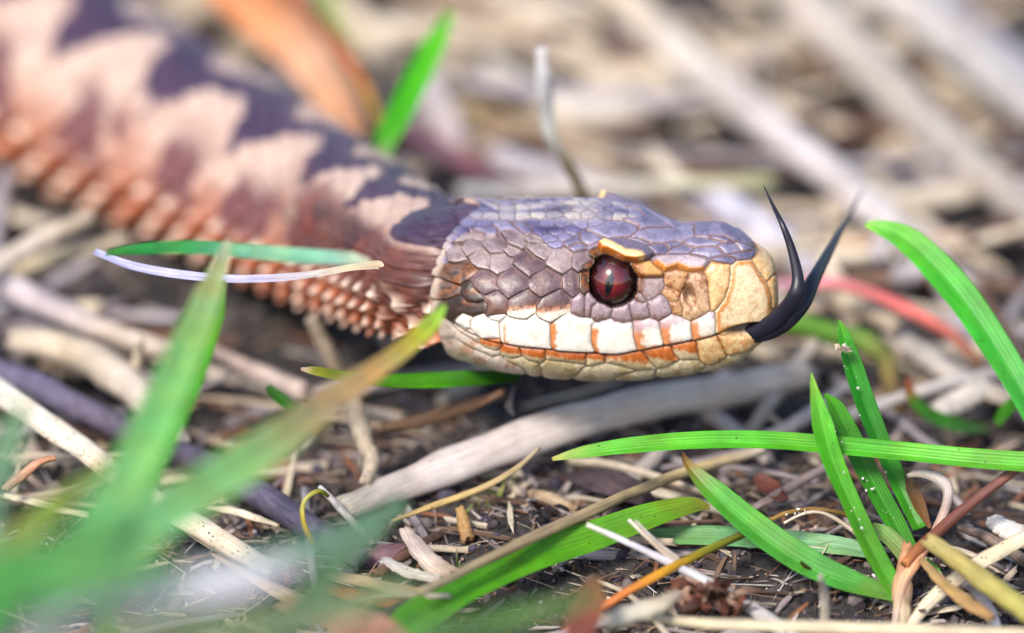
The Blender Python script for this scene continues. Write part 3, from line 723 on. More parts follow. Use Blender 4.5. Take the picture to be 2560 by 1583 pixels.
# eyes: a glossy domed eyeball in each socket
def nearest_row_theta(px, py):
    d2 = ((PX[:nh] - [px, py]) ** 2).sum(-1); d2[:, ~near] = 1e9
    return np.unravel_index(np.argmin(d2), d2.shape)
M_EYE, nt, b = new_mat('snake_eye'); L = nt.links.new
tc = node(nt, 'ShaderNodeTexCoord'); sx = node(nt, 'ShaderNodeSeparateXYZ'); L(tc.outputs['Object'], sx.inputs[0])
# object space in metres: x along the head, z up, y out of the head
def mth(op, a, bv=None):
    q = node(nt, 'ShaderNodeMath', operation=op)
    for z, v in enumerate((a, bv)):
        if v is None: continue
        if isinstance(v, (int, float)): q.inputs[z].default_value = v
        else: L(v, q.inputs[z])
    return q.outputs[0]
xr = mth('DIVIDE', mth('ADD', mth('ADD', sx.outputs['X'], 0.00012), mth('MULTIPLY', sx.outputs['Z'], -0.18)), 0.00034)
zr = mth('DIVIDE', mth('ADD', sx.outputs['Z'], 0.0002), 0.00115)
# vertical slit: |x| + z^2 < 1
sl = mth('ADD', mth('ABSOLUTE', xr), mth('MULTIPLY', zr, zr))
pup = mth('LESS_THAN', sl, 1.0)
nz = node(nt, 'ShaderNodeTexNoise', Scale=1800.0, Detail=6.0); L(tc.outputs['Object'], nz.inputs['Vector'])
rd = mth('SQRT', mth('ADD', mth('MULTIPLY', sx.outputs['X'], sx.outputs['X']), mth('MULTIPLY', sx.outputs['Z'], sx.outputs['Z'])))
rf = mth('ADD', mth('MULTIPLY', rd, 500.0), mth('MULTIPLY', nz.outputs['Fac'], 0.35))
rp = node(nt, 'ShaderNodeValToRGB'); L(rf, rp.inputs['Fac'])
e = rp.color_ramp.elements; e[0].position = 0.15; e[0].color = (0.20, 0.012, 0.014, 1); e[1].position = 1.0; e[1].color = (0.012, 0.003, 0.004, 1)
x = rp.color_ramp.elements.new(0.6); x.color = (0.10, 0.005, 0.010, 1)
mxe = node(nt, 'ShaderNodeMix', data_type='RGBA'); L(pup, mxe.inputs['Factor']); L(rp.outputs[0], mxe.inputs['A']); mxe.inputs['B'].default_value = (0.004, 0.004, 0.006, 1)
L(mxe.outputs['Result'], b.inputs['Base Color']); b.inputs['Roughness'].default_value = 0.12
b.inputs['Coat Weight'].default_value = 1.0; b.inputs['Coat Roughness'].default_value = 0.03
nl, ns = 48, 64
tt = np.linspace(0.02, math.pi - .02, nl); pa = np.arange(ns) / ns * 2 * math.pi
er = np.stack([2.02 * np.sin(tt)[:, None] * np.cos(pa)[None], -1.75 * np.cos(tt)[:, None] + 0 * pa[None], 2.2 * np.sin(tt)[:, None] * np.sin(pa)[None]], -1)
eye_me = rings_mesh('eye', er[:, ::-1]); eye_me.materials.append(M_EYE)
r_e, t_e = nearest_row_theta(*EYE)
for side_ in (1, -1):
    q = R0[r_e, t_e].copy(); nn_ = Nn[r_e, t_e].copy()
    if side_ < 0:
        c_ = Cn[r_e]; off = q - c_; q = c_ + off - 2 * (off @ Lr[r_e]) * Lr[r_e]; nn_ = nn_ - 2 * (nn_ @ Lr[r_e]) * Lr[r_e]
    eo = obj('eye', eye_me, M_EYE, snake, loc=tuple((q - nn_ * 1.40) * S))
    eo.rotation_euler = (0, 0, 0) if side_ > 0 else (0, 0, math.pi)
    if side_ > 0: eo.rotation_euler = (math.radians(-16), 0, math.radians(-4))

# tongue: two black prongs running together, parting at the fork
M_TONGUE, nt, b = new_mat('tongue'); b.inputs['Roughness'].default_value = 0.38; b.inputs['Specular IOR Level'].default_value = 0.35
tc = node(nt, 'ShaderNodeTexCoord'); nz = node(nt, 'ShaderNodeTexNoise', Scale=900.0, Detail=4.0); nt.links.new(tc.outputs['Object'], nz.inputs['Vector'])
rp = node(nt, 'ShaderNodeValToRGB'); nt.links.new(nz.outputs['Fac'], rp.inputs['Fac']); rp.color_ramp.elements[0].color = (0.004, 0.004, 0.008, 1); rp.color_ramp.elements[1].color = (0.014, 0.013, 0.028, 1)
nt.links.new(rp.outputs[0], b.inputs['Base Color'])
def prong(pts, rad, n=70, k=14, flat=.6):
    p = cr([P(x, y, d) for x, y, d in pts], n); r = np.interp(np.linspace(0, 1, n), np.linspace(0, 1, len(rad)), rad)
    a = np.arange(k) / k * 2 * math.pi; t, sd, nn_ = frames(p, np.array([0, -1., .3]))
    return p[:, None] + sd[:, None] * (r[:, None] * np.cos(a))[..., None] + nn_[:, None] * (flat * r[:, None] * np.sin(a))[..., None]
pr1 = prong([(1790, 842, 5), (1835, 838, 4), (1880, 830, 3), (1925, 810, 2), (1962, 778, 1), (1990, 735, 0), (1994, 690, 0), (1978, 620, 0), (1956, 562, 0), (1933, 515, 1), (1908, 462, 2)],
            [.3, .58, .68, .72, .72, .66, .48, .35, .24, .15, .03])
pr2 = prong([(1790, 845, 5.2), (1835, 842, 4.4), (1882, 838, 3.4), (1930, 824, 2.6), (1972, 795, 2), (2008, 752, 3), (2034, 700, 5), (2064, 645, 9), (2094, 590, 14), (2122, 540, 20), (2160, 468, 30)],
            [.3, .58, .7, .78, .8, .76, .6, .45, .32, .22, .04])
va = np.vstack([pr1.reshape(-1, 3), pr2.reshape(-1, 3)])
def quads(n, k, off=0):
    i, j = np.meshgrid(np.arange(n - 1), np.arange(k), indexing='ij'); j2 = (j + 1) % k
    return (np.stack([i * k + j, i * k + j2, (i + 1) * k + j2, (i + 1) * k + j], -1) + off).reshape(-1, 4)
fq = np.vstack([quads(70, 14), quads(70, 14, 70 * 14)])
obj('tongue', make_mesh('tongue', va, fq.ravel(), np.full(len(fq), 4)), M_TONGUE, snake)

# ------------------------------------------------------------------ plants and litter laid out one by one
def pts3(spec, mode):
    out = []
    for x, y, v in spec: out.append(P(x, y, v) if mode == 'd' else G(x, y, v))
    return np.array(out)

def scale_w(p3, w):
    d = (p3 - CAM) @ FWD; k = np.interp(np.linspace(0, 1, len(w)), np.linspace(0, 1, len(d)), d) / DIST
    return np.asarray(w, float) * U * k

SEED = [100]
def stem(name, label, cat, spec, w, cols, mode='z', mat=None, parent=None, group=None, **kw):
    SEED[0] += 1; p = pts3(spec, mode); r = scale_w(p, w) / 2
    o = obj(name, tube_mesh(name, p, r, cols, seed=SEED[0], **kw), mat or M_STRAW, parent)
    if parent is None: tag(o, label, cat, group)
    elif label: o['label'] = label
    return o

def blade(name, label, cat, spec, w, cols, mode='d', mat=None, parent=None, root=None, group=None, **kw):
    SEED[0] += 1; p = pts3(spec, mode); w = list(w)
    if root is not None:                      # carry the leaf on down to the soil outside the picture
        e_ = p[-1]; d_ = p[-1] - p[-2]; d_ /= np.linalg.norm(d_)
        m1 = e_ + d_ * 8 + np.array([0, -2, -6]); m2 = np.array([m1[0] + root[0], m1[1] + root[1], -1.5]); m15 = (m1 + m2) / 2
        p = np.vstack([p, m1, m15, m2]); w = list(np.interp(np.linspace(0, 1, len(spec)), np.linspace(0, 1, len(w)), w)) + [w[-1], w[-1], w[-1] * .7]
    ww = scale_w(p, w)
    o = obj(name, blade_mesh(name, p, ww, cols, seed=SEED[0], **kw), mat or M_GREEN, parent)
    if parent is None: tag(o, label, cat, group)
    elif label: o['label'] = label
    return o

PALE = (214, 200, 184); BEI = (190, 172, 150); GREYB = (170, 158, 150); LAV = (196, 188, 200); MAU = (150, 126, 126); PINK = (214, 184, 172)
BRO = (120, 86, 64); RUST = (176, 96, 48); GRN = (96, 196, 44); LGRN = (128, 214, 104); DGRN = (60, 150, 24); TEAL = (130, 200, 150); CREAM = (232, 218, 194)

# --- behind the snake
stem('dry_stalk', 'thick pale dry stem slanting down behind the forked tongue', 'stem', [(1500, -60, 7), (1650, 90, 6.5), (1790, 205, 6), (1990, 366, 5.5), (2150, 495, 5), (2300, 625, 4), (2420, 740, 3)], [96, 98, 96, 92, 90, 84, 70], [(216, 196, 168), (222, 210, 198), (214, 204, 204), (206, 198, 198), (196, 186, 180)], nodes=(.42,))
stem('dry_stalk', 'second thick grey-beige stem parallel to the one behind the tongue', 'stem', [(1900, -90, 6), (2060, 60, 6), (2240, 235, 5), (2400, 385, 4), (2640, 600, 3)], [120, 125, 120, 110, 100], [(212, 196, 180), (206, 194, 184), (190, 180, 172), (178, 168, 160)])
stem('dry_stalk', 'broad pale stem lying outermost in the background litter, beyond the two parallel stems', 'stem', [(2130, -80, 6), (2300, 40, 6), (2420, 140, 5), (2640, 330, 4)], [120, 120, 115, 110], [(200, 190, 190), (204, 196, 192), (190, 184, 182)])
stem('dry_stalk', 'bluish grey straw beside the outermost broad stem', 'stem', [(2330, -40, 3), (2480, 110, 3), (2640, 240, 3)], [70, 75, 70], [(184, 178, 190), (180, 176, 186)])
stem('dry_stalk', 'short pale stem bridging two parallel stems in the background', 'stem', [(1820, 190, 3), (1960, 120, 3), (2080, 60, 4), (2180, 20, 4)], [80, 95, 95, 80], [(206, 190, 168), (210, 196, 178)])
stem('dry_straw', 'curled pale straw hooping above the snake head', 'straw', [(1230, 175, 4), (1330, 240, 3), (1440, 285, 2.5), (1560, 285, 2.5), (1650, 245, 3), (1700, 190, 4)], [70, 80, 76, 74, 78, 60], [(196, 186, 172), (206, 196, 182), (204, 194, 180), (200, 192, 178)])
stem('dry_straw', 'ochre flat straw under the hooped straw above the snake head', 'straw', [(1040, 215, 1), (1150, 270, 1), (1290, 320, 1), (1440, 330, 1), (1640, 290, 1)], [60, 90, 90, 80, 60], [(150, 130, 96), (176, 154, 116), (188, 170, 146), (180, 168, 150)], flat=.4)
stem('upright_stalk', 'thin whitish broken stalk standing up behind the snake head', 'stalk', [(1354, 122, 30), (1358, 190, 31), (1366, 270, 33), (1376, 340, 34), (1410, 400, 35), (1440, 450, 36), (1468, 500, 37), (1500, 560, 40)], [26, 40, 36, 34, 30, 28, 26, 26], [(216, 212, 214), (206, 204, 208), (190, 190, 184), (120, 108, 78), (110, 96, 66), (96, 84, 60)], mode='d')
blade('grass_leaf', 'short bright green grass blade sticking up behind the snake neck', 'grass blade', [(1128, 30, 52), (1085, 110, 50), (1040, 200, 48), (995, 290, 46), (962, 355, 45), (940, 420, 45)], [18, 58, 64, 62, 56, 40], [(110, 200, 60), (84, 200, 24), (70, 190, 16), (74, 176, 20), (120, 150, 50)], fold=.5)
blade('dead_leaf', 'curled orange and peach dead leaf behind the snake back', 'leaf', [(560, -60, 92), (660, 30, 90), (750, 120, 86), (820, 210, 82), (860, 300, 78), (880, 380, 76)], [150, 165, 150, 130, 100, 60], [(200, 110, 50), (226, 150, 100), (232, 176, 140), (220, 160, 120), (190, 130, 96)], fold=-.45, mat=M_LEAF)
stem('red_stalk', 'thin red-brown stalk beside the orange dead leaf', 'stalk', [(700, -60, 70), (770, 20, 68), (850, 120, 64), (905, 205, 60), (945, 290, 57), (975, 380, 55)], [30, 32, 34, 32, 28, 26], [(176, 60, 66), (120, 84, 60), (176, 90, 40), (150, 120, 50), (136, 130, 60)], mode='d')
blade('grass_leaf', 'dull olive grass blade behind the orange dead leaf', 'grass blade', [(800, -50, 96), (830, 60, 92), (860, 170, 88), (890, 280, 84), (920, 360, 80)], [44, 60, 66, 62, 50], [(170, 178, 110), (150, 168, 90), (140, 150, 90), (140, 130, 90)], fold=.3)
stem('dry_straw', 'pale straw lying level just above the snake crown', 'straw', [(1150, 482, 6), (1320, 474, 6), (1500, 468, 6), (1700, 462, 6), (1930, 455, 6)], [46, 46, 44, 44, 40], [(214, 208, 208), (208, 198, 196), (206, 196, 188), (196, 190, 168), (170, 170, 130)])
stem('dry_straw', 'pinkish pale straw stub behind the neck, beside the bright green blade', 'straw', [(1060, 200, 3), (1090, 260, 3), (1120, 320, 2.5), (1150, 385, 2)], [60, 76, 76, 60], [(214, 202, 202), (222, 208, 208), (206, 184, 182)])
blade('dead_leaf', 'mauve brown withered leaf lying behind the snake neck', 'leaf', [(980, 310, 84), (1060, 350, 80), (1140, 395, 74), (1230, 432, 70), (1300, 450, 66)], [40, 70, 66, 50, 20], [(112, 78, 92), (140, 96, 108), (132, 84, 92), (96, 76, 70)], mat=M_LEAF)
blade('grass_leaf', 'dull dark green blade lying behind the snake nape', 'grass blade', [(520, 120, 96), (620, 190, 92), (720, 270, 86), (800, 330, 82)], [30, 44, 44, 30], [(120, 130, 70), (110, 130, 50), (100, 116, 54)])
stem('dry_stalk', 'lavender white straw slanting behind the snake snout', 'straw', [(1700, 470, 4), (1790, 505, 4), (1880, 560, 4), (1960, 625, 3), (2030, 690, 3)], [70, 92, 92, 86, 60], [(184, 178, 196), (206, 202, 220), (210, 206, 220), (200, 194, 204)])
stem('dry_straw', 'thin brown straw running level behind the tongue fork', 'straw', [(1880, 640, 3), (2020, 612, 4), (2160, 606, 4), (2330, 600, 3), (2520, 590, 3)], [24, 28, 36, 40, 36], [(150, 120, 96), (196, 168, 140), (214, 184, 158), (196, 176, 160)])
stem('pink_stalk', 'slender pink to red stalk arching behind the forked tongue', 'stalk', [(1900, 718, 45), (2000, 708, 42), (2090, 710, 40), (2190, 738, 38), (2290, 785, 36), (2380, 838, 34), (2450, 910, 34)], [24, 30, 34, 34, 34, 32, 26], [(214, 170, 190), (222, 150, 168), (228, 130, 134), (222, 112, 108), (206, 110, 96), (170, 130, 100)], mode='d')
stem('green_stalk', 'dull green bent stem below the forked tongue', 'stem', [(1900, 790, 38), (1990, 808, 36), (2090, 836, 34), (2170, 856, 33), (2215, 900, 33), (2228, 970, 34), (2240, 1050, 36)], [46, 54, 60, 60, 50, 44, 40], [(100, 140, 50), (92, 144, 40), (86, 132, 40), (120, 128, 60), (176, 150, 100), (150, 124, 84)], mode='d')
blade('grass_leaf', 'broad arching bright green blade to the side of the forked tongue', 'grass blade', [(2163, 560, 12), (2200, 568, 11.5), (2270, 600, 11), (2350, 675, 10), (2420, 760, 9), (2480, 850, 8), (2530, 930, 7), (2600, 1060, 6), (2640, 1200, 4)], [14, 44, 78, 92, 92, 88, 82, 74, 60], [(150, 220, 90), (100, 206, 60), (72, 196, 50), (66, 186, 50), (70, 180, 60), (74, 176, 60)], fold=.3)
blade('grass_leaf', 'small curved dark green blade with a brown hooked tip', 'grass blade', [(2270, 940, 22), (2272, 970, 22), (2290, 1008, 22), (2340, 1044, 23), (2410, 1064, 25), (2470, 1068, 29)], [10, 24, 36, 44, 44, 30], [(130, 72, 40), (150, 80, 40), (64, 130, 36), (60, 140, 30), (66, 140, 40), (90, 120, 60)])
blade('grass_leaf', 'stubby green blade bending down beside the small hooked blade', 'grass blade', [(2640, 950, 16), (2560, 995, 17), (2520, 1020, 18), (2490, 1060, 19)], [44, 40, 36, 20], [(70, 150, 40), (64, 150, 30), (70, 140, 40)])
stem('dry_straw', 'pale straw running level behind the green tuft', 'straw', [(2060, 1062, 3), (2180, 1020, 3.5), (2320, 972, 4), (2450, 940, 4), (2640, 912, 4)], [34, 36, 34, 32, 30], [(206, 196, 190), (210, 200, 196), (200, 190, 184)])
stem('dry_stalk', 'broad lavender grey stem lying on the soil under the snake chin', 'stem', [(860, 1275, 2.5), (960, 1232, 3), (1120, 1170, 4), (1320, 1095, 5), (1500, 1040, 5), (1680, 1000, 4.5), (1850, 972, 4), (2020, 930, 4)], [70, 84, 96, 98, 96, 92, 84, 70], [(180, 172, 156), (214, 202, 200), (230, 216, 212), (232, 218, 208), (222, 206, 192), (212, 198, 184)], flat=.7)
stem('dry_straw', 'pale grey straw crossing under the snake chin, toward the green tuft', 'straw', [(1700, 985, 3), (1780, 1040, 2.5), (1860, 1100, 2), (1920, 1150, 1.5)], [40, 46, 46, 36], [(190, 182, 186), (184, 176, 176), (170, 160, 156)])
stem('dry_straw', 'pale straw propped between the chin stem and the green bent stem', 'straw', [(2040, 860, 5), (1980, 930, 4), (1930, 1000, 3), (1870, 1090, 2)], [34, 40, 40, 34], [(206, 192, 178), (200, 186, 172), (180, 168, 156)])
stem('dry_straw', 'beige flat straw in the litter between the tuft and the pink stalk', 'straw', [(2230, 830, 3), (2330, 900, 3), (2420, 955, 3), (2540, 1000, 3)], [60, 66, 60, 50], [(196, 184, 174), (206, 196, 184), (196, 182, 166)], flat=.5)
stem('dry_straw', 'short pale straw chip behind the small hooked blade', 'straw', [(2340, 1030, 3), (2400, 1000, 3), (2470, 960, 3.5)], [50, 64, 50], [(214, 202, 190), (222, 210, 198)], flat=.5)
# --- left behind and under the body
stem('dry_straw', 'pale straw rising beside the snake flank from a crossing pair', 'straw', [(-60, 700, 8), (30, 640, 9), (120, 590, 10), (230, 540, 11)], [44, 50, 50, 30], [(206, 192, 180), (214, 198, 184), (196, 180, 156)])
stem('dry_straw', 'lower ochre straw of the crossing pair beside the snake flank', 'straw', [(-40, 690, 5), (90, 660, 6), (200, 628, 7), (320, 598, 8)], [40, 46, 44, 30], [(196, 180, 150), (206, 192, 160), (190, 172, 150)])
stem('dry_stalk', 'pinkish grey stem slanting under the purplish curved blade', 'stem', [(-60, 680, 6), (60, 735, 6), (200, 800, 6), (330, 850, 5.5), (480, 890, 5)], [58, 66, 62, 54, 40], [(206, 196, 204), (196, 182, 186), (196, 180, 168), (190, 174, 158)])
stem('dry_stalk', 'forked looking pale stem lying above the purple twig', 'stem', [(30, 850, 5), (160, 870, 5), (280, 930, 5), (370, 1010, 4.5), (450, 1100, 4)], [56, 84, 92, 80, 50], [(206, 190, 170), (200, 184, 162), (206, 192, 178), (198, 184, 176)])
stem('dry_straw', 'small upright pale straw stub above the forked looking stem', 'straw', [(352, 850, 9), (345, 890, 7), (335, 940, 5)], [22, 28, 26], [(212, 200, 178), (206, 190, 160)])
stem('dry_straw', 'pale straw chip behind the folded green blade', 'straw', [(520, 870, 4), (600, 910, 4), (680, 945, 3.5), (770, 985, 3)], [26, 40, 46, 50], [(170, 150, 140), (190, 170, 160), (206, 188, 178)])
stem('dry_straw', 'pale slanted straw leaning under the snake neck', 'straw', [(780, 800, 10), (815, 870, 7), (850, 940, 4)], [34, 40, 34], [(160, 146, 130), (176, 160, 140), (150, 134, 112)])
stem('woody_twig', 'dark purplish woody twig lying below the pale stems', 'twig', [(-60, 905, 4), (90, 965, 4), (220, 1028, 3.5), (360, 1095, 3), (520, 1165, 3), (660, 1245, 3), (780, 1320, 2.5), (900, 1395, 2)], [60, 66, 66, 64, 66, 70, 66, 54], [(94, 84, 104), (106, 98, 122), (92, 82, 98), (80, 72, 86), (88, 80, 98), (100, 92, 112), (110, 100, 116)], mat=M_TWIG, rough=.1)
stem('speckled_straw', 'cream straw peppered with black specks below the purple twig', 'straw', [(-60, 935, 9), (60, 1020, 8), (190, 1110, 7), (330, 1215, 6), (470, 1300, 5), (580, 1365, 4), (680, 1425, 3)], [60, 66, 64, 62, 60, 56, 44], [(214, 206, 196), (230, 220, 206), (222, 210, 190), (232, 222, 204), (226, 214, 192), (236, 226, 208)], mat=M_SPECK, flat=.6, n=60, fibres=.03)
stem('dry_straw', 'frayed cream straw split from the speckled straw', 'straw', [(300, 1225, 4), (400, 1275, 4), (500, 1340, 3), (590, 1400, 2)], [20, 34, 34, 20], [(206, 190, 160), (226, 212, 184), (206, 190, 160)], mat=M_SPECK, flat=.5)
stem('red_twig', 'short reddish broken twig tip below the speckled straw', 'twig', [(10, 1225, 6), (60, 1185, 7), (105, 1152, 8), (138, 1146, 8)], [24, 24, 20, 14], [(176, 130, 108), (196, 140, 112), (176, 128, 96)], mat=M_TWIG)
stem('dry_straw', 'cream splinter lying beneath the reddish broken twig', 'straw', [(10, 1238, 4), (70, 1252, 4), (130, 1268, 3.5), (225, 1290, 3)], [16, 22, 22, 16], [(222, 208, 180), (214, 200, 172)], flat=.5)
blade('dead_leaf', 'brick red dead leaf scrap behind the long diagonal blade', 'leaf', [(590, 1120, 30), (660, 1165, 26), (720, 1215, 22), (790, 1265, 18)], [60, 120, 130, 60], [(170, 100, 84), (190, 112, 92), (176, 96, 80), (150, 90, 80)], mat=M_LEAF, fold=-.3)
blade('dead_leaf', 'rusty dead leaf scrap under the lavender chin stem', 'leaf', [(760, 1215, 22), (850, 1205, 24), (930, 1210, 24), (985, 1225, 22)], [40, 70, 60, 20], [(170, 96, 80), (190, 120, 96), (180, 124, 100)], mat=M_LEAF, fold=-.3)
stem('dry_straw', 'smooth pale straw joint bent near the diagonal blade', 'straw', [(880, 1000, 8), (900, 1060, 7), (912, 1110, 6), (930, 1150, 5), (915, 1210, 4)], [44, 54, 44, 44, 34], [(176, 160, 140), (196, 180, 156), (190, 172, 150), (206, 188, 166)])
stem('dry_straw', 'brown thin straw hanging under the jaw blade', 'straw', [(960, 1070, 5), (1060, 1050, 6), (1170, 1015, 8), (1260, 980, 10)], [26, 36, 34, 18], [(120, 92, 70), (136, 104, 80), (120, 88, 70)])
stem('dry_straw', 'tiny white husk dangling below the snake jaw', 'husk', [(1286, 965, 16), (1276, 998, 15), (1272, 1015, 15), (1284, 1038, 15)], [5, 10, 22, 3], [(130, 124, 130), (160, 154, 156), (150, 140, 136)], mode='d', flat=.5)
# --- foreground, in focus
stem('thin_tendril', 'olive looped tendril hooking over the purple twig', 'tendril', [(782, 1360, -2), (760, 1310, -2), (756, 1270, -2), (772, 1240, -2), (800, 1228, -2), (820, 1240, -1)], [14, 14, 13, 12, 12, 10], [(176, 130, 50), (186, 170, 60), (206, 200, 110), (150, 150, 40), (130, 130, 30)], mode='d')
stem('dry_straw', 'thin grey straw crossing the purple twig beside the tendril', 'straw', [(800, 1218, 6), (850, 1270, 5), (905, 1330, 3), (930, 1360, 2)], [14, 20, 20, 16], [(214, 208, 206), (190, 184, 180), (180, 170, 160)])
stem('dry_straw', 'cream lanceolate husk lying below the purple twig', 'husk', [(515, 1268, 3), (570, 1275, 3), (640, 1295, 3), (698, 1315, 2.5)], [6, 24, 20, 8], [(206, 192, 166), (226, 214, 190), (214, 200, 170)], flat=.5)
blade('dead_leaf', 'mauve papery leaf scrap in front of the purple twig end', 'leaf', [(840, 1420, 4), (890, 1400, 3), (950, 1385, 2), (1015, 1362, 2)], [40, 70, 60, 10], [(150, 120, 130), (160, 130, 140), (140, 104, 116), (120, 84, 90)], mat=M_LEAF, fold=-.4)
stem('bark_strip', 'rust red bark strip lying near the lower edge litter', 'bark', [(800, 1462, 2), (880, 1485, 2), (960, 1500, 1.5), (1060, 1512, 1)], [24, 46, 44, 26], [(120, 66, 40), (176, 86, 44), (160, 76, 40), (120, 70, 46)], mat=M_TWIG, flat=.4)
stem('dry_straw', 'flattened tan straw over the rust red bark strip', 'straw', [(810, 1438, 3.5), (900, 1450, 3.5), (990, 1470, 3), (1075, 1480, 2.5)], [20, 30, 30, 14], [(120, 104, 84), (190, 168, 130), (206, 186, 150), (150, 110, 70)], flat=.4)
stem('dark_stick', 'charcoal dark stick end poking out below the bark strip', 'stick', [(940, 1556, 3), (1000, 1525, 3), (1070, 1498, 3), (1130, 1478, 2)], [34, 36, 34, 20], [(74, 70, 74), (60, 54, 54), (90, 76, 60)], mat=M_TWIG)
stem('dry_straw', 'pale straw bent across the bark strip and dark stick', 'straw', [(810, 1535, 5), (880, 1505, 5), (960, 1490, 5), (1050, 1490, 4.5), (1125, 1490, 4)], [18, 20, 20, 18, 14], [(222, 210, 186), (228, 216, 196), (214, 200, 170), (206, 196, 176)], flat=.6)
stem('dry_straw', 'stubby pinkish straw length leaning in front of the lavender stem', 'straw', [(1010, 1322, 3), (1045, 1370, 2.5), (1085, 1412, 2), (1135, 1440, 1.5)], [30, 54, 58, 50], [(206, 184, 172), (214, 194, 184), (206, 186, 170), (196, 172, 150)], flat=.5)
stem('dry_straw', 'grainy white straw fragment beside the stubby pinkish straw', 'straw', [(960, 1400, 2), (1020, 1430, 2), (1100, 1450, 1.5)], [26, 34, 24], [(206, 198, 190), (222, 212, 200), (206, 196, 180)], flat=.5)
stem('dry_straw', 'long thin tan straw running along the veined broad blade', 'straw', [(1050, 1482, 6), (1200, 1408, 6), (1340, 1340, 6), (1490, 1272, 6), (1640, 1208, 5), (1780, 1160, 5), (1910, 1125, 5)], [22, 26, 28, 28, 28, 30, 26], [(196, 176, 140), (176, 156, 122), (160, 142, 112), (176, 156, 116), (184, 162, 118), (190, 176, 160)], n=60)
stem('dry_straw', 'fine golden straw curving up toward the lavender stem', 'straw', [(980, 1302, 3), (1090, 1262, 4), (1190, 1226, 5), (1280, 1180, 6), (1350, 1120, 7)], [10, 16, 18, 16, 8], [(190, 164, 110), (200, 170, 110), (206, 180, 130), (200, 184, 150)])
stem('dry_stalk', 'white weathered stem crossing in front of the orange stalk', 'stem', [(1468, 1312, -8), (1560, 1352, -8), (1690, 1415, -8), (1800, 1472, -8), (1900, 1535, -8), (1985, 1600, -8)], [12, 16, 20, 26, 34, 44], [(222, 214, 206), (206, 204, 216), (214, 210, 214), (196, 190, 192), (206, 200, 198)], mode='d')
stem('dry_stalk', 'thin split weathered stem alongside the white one', 'stem', [(1572, 1300, -7), (1620, 1345, -7), (1690, 1405, -7), (1780, 1455, -7), (1880, 1515, -7), (1975, 1590, -7)], [8, 14, 16, 18, 26, 30], [(222, 212, 204), (190, 170, 150), (206, 190, 170), (176, 156, 150), (190, 176, 172)], mode='d')
stem('dry_straw', 'second hair-thin split fibre of the weathered stems', 'straw', [(1588, 1300, -7), (1640, 1352, -7), (1700, 1400, -7)], [5, 8, 8], [(214, 204, 196), (190, 176, 166)], mode='d')
stem('orange_stalk', 'orange stalk turning yellow-green, crossing the white weathered stem', 'stalk', [(1380, 1600, -10), (1460, 1548, -10), (1560, 1485, -10), (1660, 1430, -9), (1760, 1380, -6), (1875, 1328, -2)], [16, 20, 22, 22, 22, 20], [(206, 150, 120), (200, 120, 70), (206, 120, 54), (206, 150, 30), (130, 130, 30), (110, 120, 36)], mode='d')
stem('thin_tendril', 'brown tendril arching from the orange stalk to the tuft', 'tendril', [(1925, 1300, -1), (1970, 1282, -1), (2030, 1273, 0), (2090, 1280, 0), (2150, 1300, 1), (2215, 1340, 1)], [10, 12, 12, 12, 14, 16], [(150, 120, 50), (160, 120, 60), (120, 90, 40), (130, 110, 40), (150, 140, 60)], mode='d')
stem('dry_straw', 'pale fibre hanging under the arching brown tendril', 'straw', [(1960, 1308, -1), (2010, 1284, -1), (2060, 1284, -.5), (2120, 1318, 0), (2190, 1372, 0)], [8, 8, 9, 12, 14], [(214, 200, 180), (200, 184, 160), (206, 190, 170)], mode='d')
stem('fibrous_straw', 'cream fibrous split straw stub below the dark husk clump', 'straw', [(1518, 1556, 6), (1580, 1535, 6), (1640, 1515, 6), (1698, 1485, 6)], [44, 50, 46, 26], [(226, 214, 190), (232, 222, 200), (222, 208, 182), (196, 180, 156)], flat=.5, fibres=.07, k=16, mat=M_SPECK)
stem('dry_straw', 'long cream straw lying level along the front soil', 'straw', [(1590, 1540, 4), (1760, 1558, 4), (1980, 1566, 4), (2200, 1572, 4), (2440, 1580, 4), (2640, 1588, 4)], [20, 30, 34, 32, 34, 34], [(190, 172, 140), (214, 200, 170), (222, 208, 176), (206, 190, 160), (214, 200, 172)], flat=.6, n=60, fibres=.03)
stem('dry_straw', 'grey upright straw stub between the tuft and the white weathered stem', 'straw', [(2050, 1440, 7), (2060, 1480, 5), (2062, 1530, 3), (2058, 1583, 1)], [18, 26, 26, 24], [(190, 180, 168), (206, 196, 184), (184, 170, 150)], flat=.6)
stem('dry_straw', 'thin orange needle on the soil beside the grey straw stub', 'needle', [(1975, 1545, 2), (2000, 1525, 2), (2020, 1508, 2)], [5, 8, 5], [(190, 120, 70), (206, 140, 90)])
# --- half-blurred bits on the soil between chin and front blades
stem('dry_straw', 'grey straw leaning in the dark hollow before the chin', 'straw', [(1540, 1250, 1), (1580, 1205, 2), (1630, 1150, 3), (1690, 1090, 4)], [30, 44, 44, 26], [(150, 140, 136), (176, 166, 160), (160, 150, 146)])
stem('dry_straw', 'tan bent straw chip in the hollow under the level green blade', 'straw', [(1330, 1235, 2), (1390, 1255, 2.5), (1440, 1275, 2)], [30, 40, 24], [(190, 160, 130), (200, 176, 146), (170, 140, 110)])
blade('dead_leaf', 'dark umber leaf scrap in the hollow before the chin', 'leaf', [(1420, 1190, 12), (1500, 1200, 10), (1580, 1230, 8), (1640, 1270, 6)], [30, 80, 80, 20], [(66, 54, 58), (86, 70, 74), (70, 56, 54)], mat=M_LEAF, fold=-.3)
blade('dead_leaf', 'reddish leaf fragment on the soil beside the diagonal green blade', 'leaf', [(1890, 1190, 10), (1920, 1215, 9), (1960, 1250, 7)], [20, 60, 30], [(120, 66, 50), (140, 80, 64), (100, 60, 50)], mat=M_LEAF)
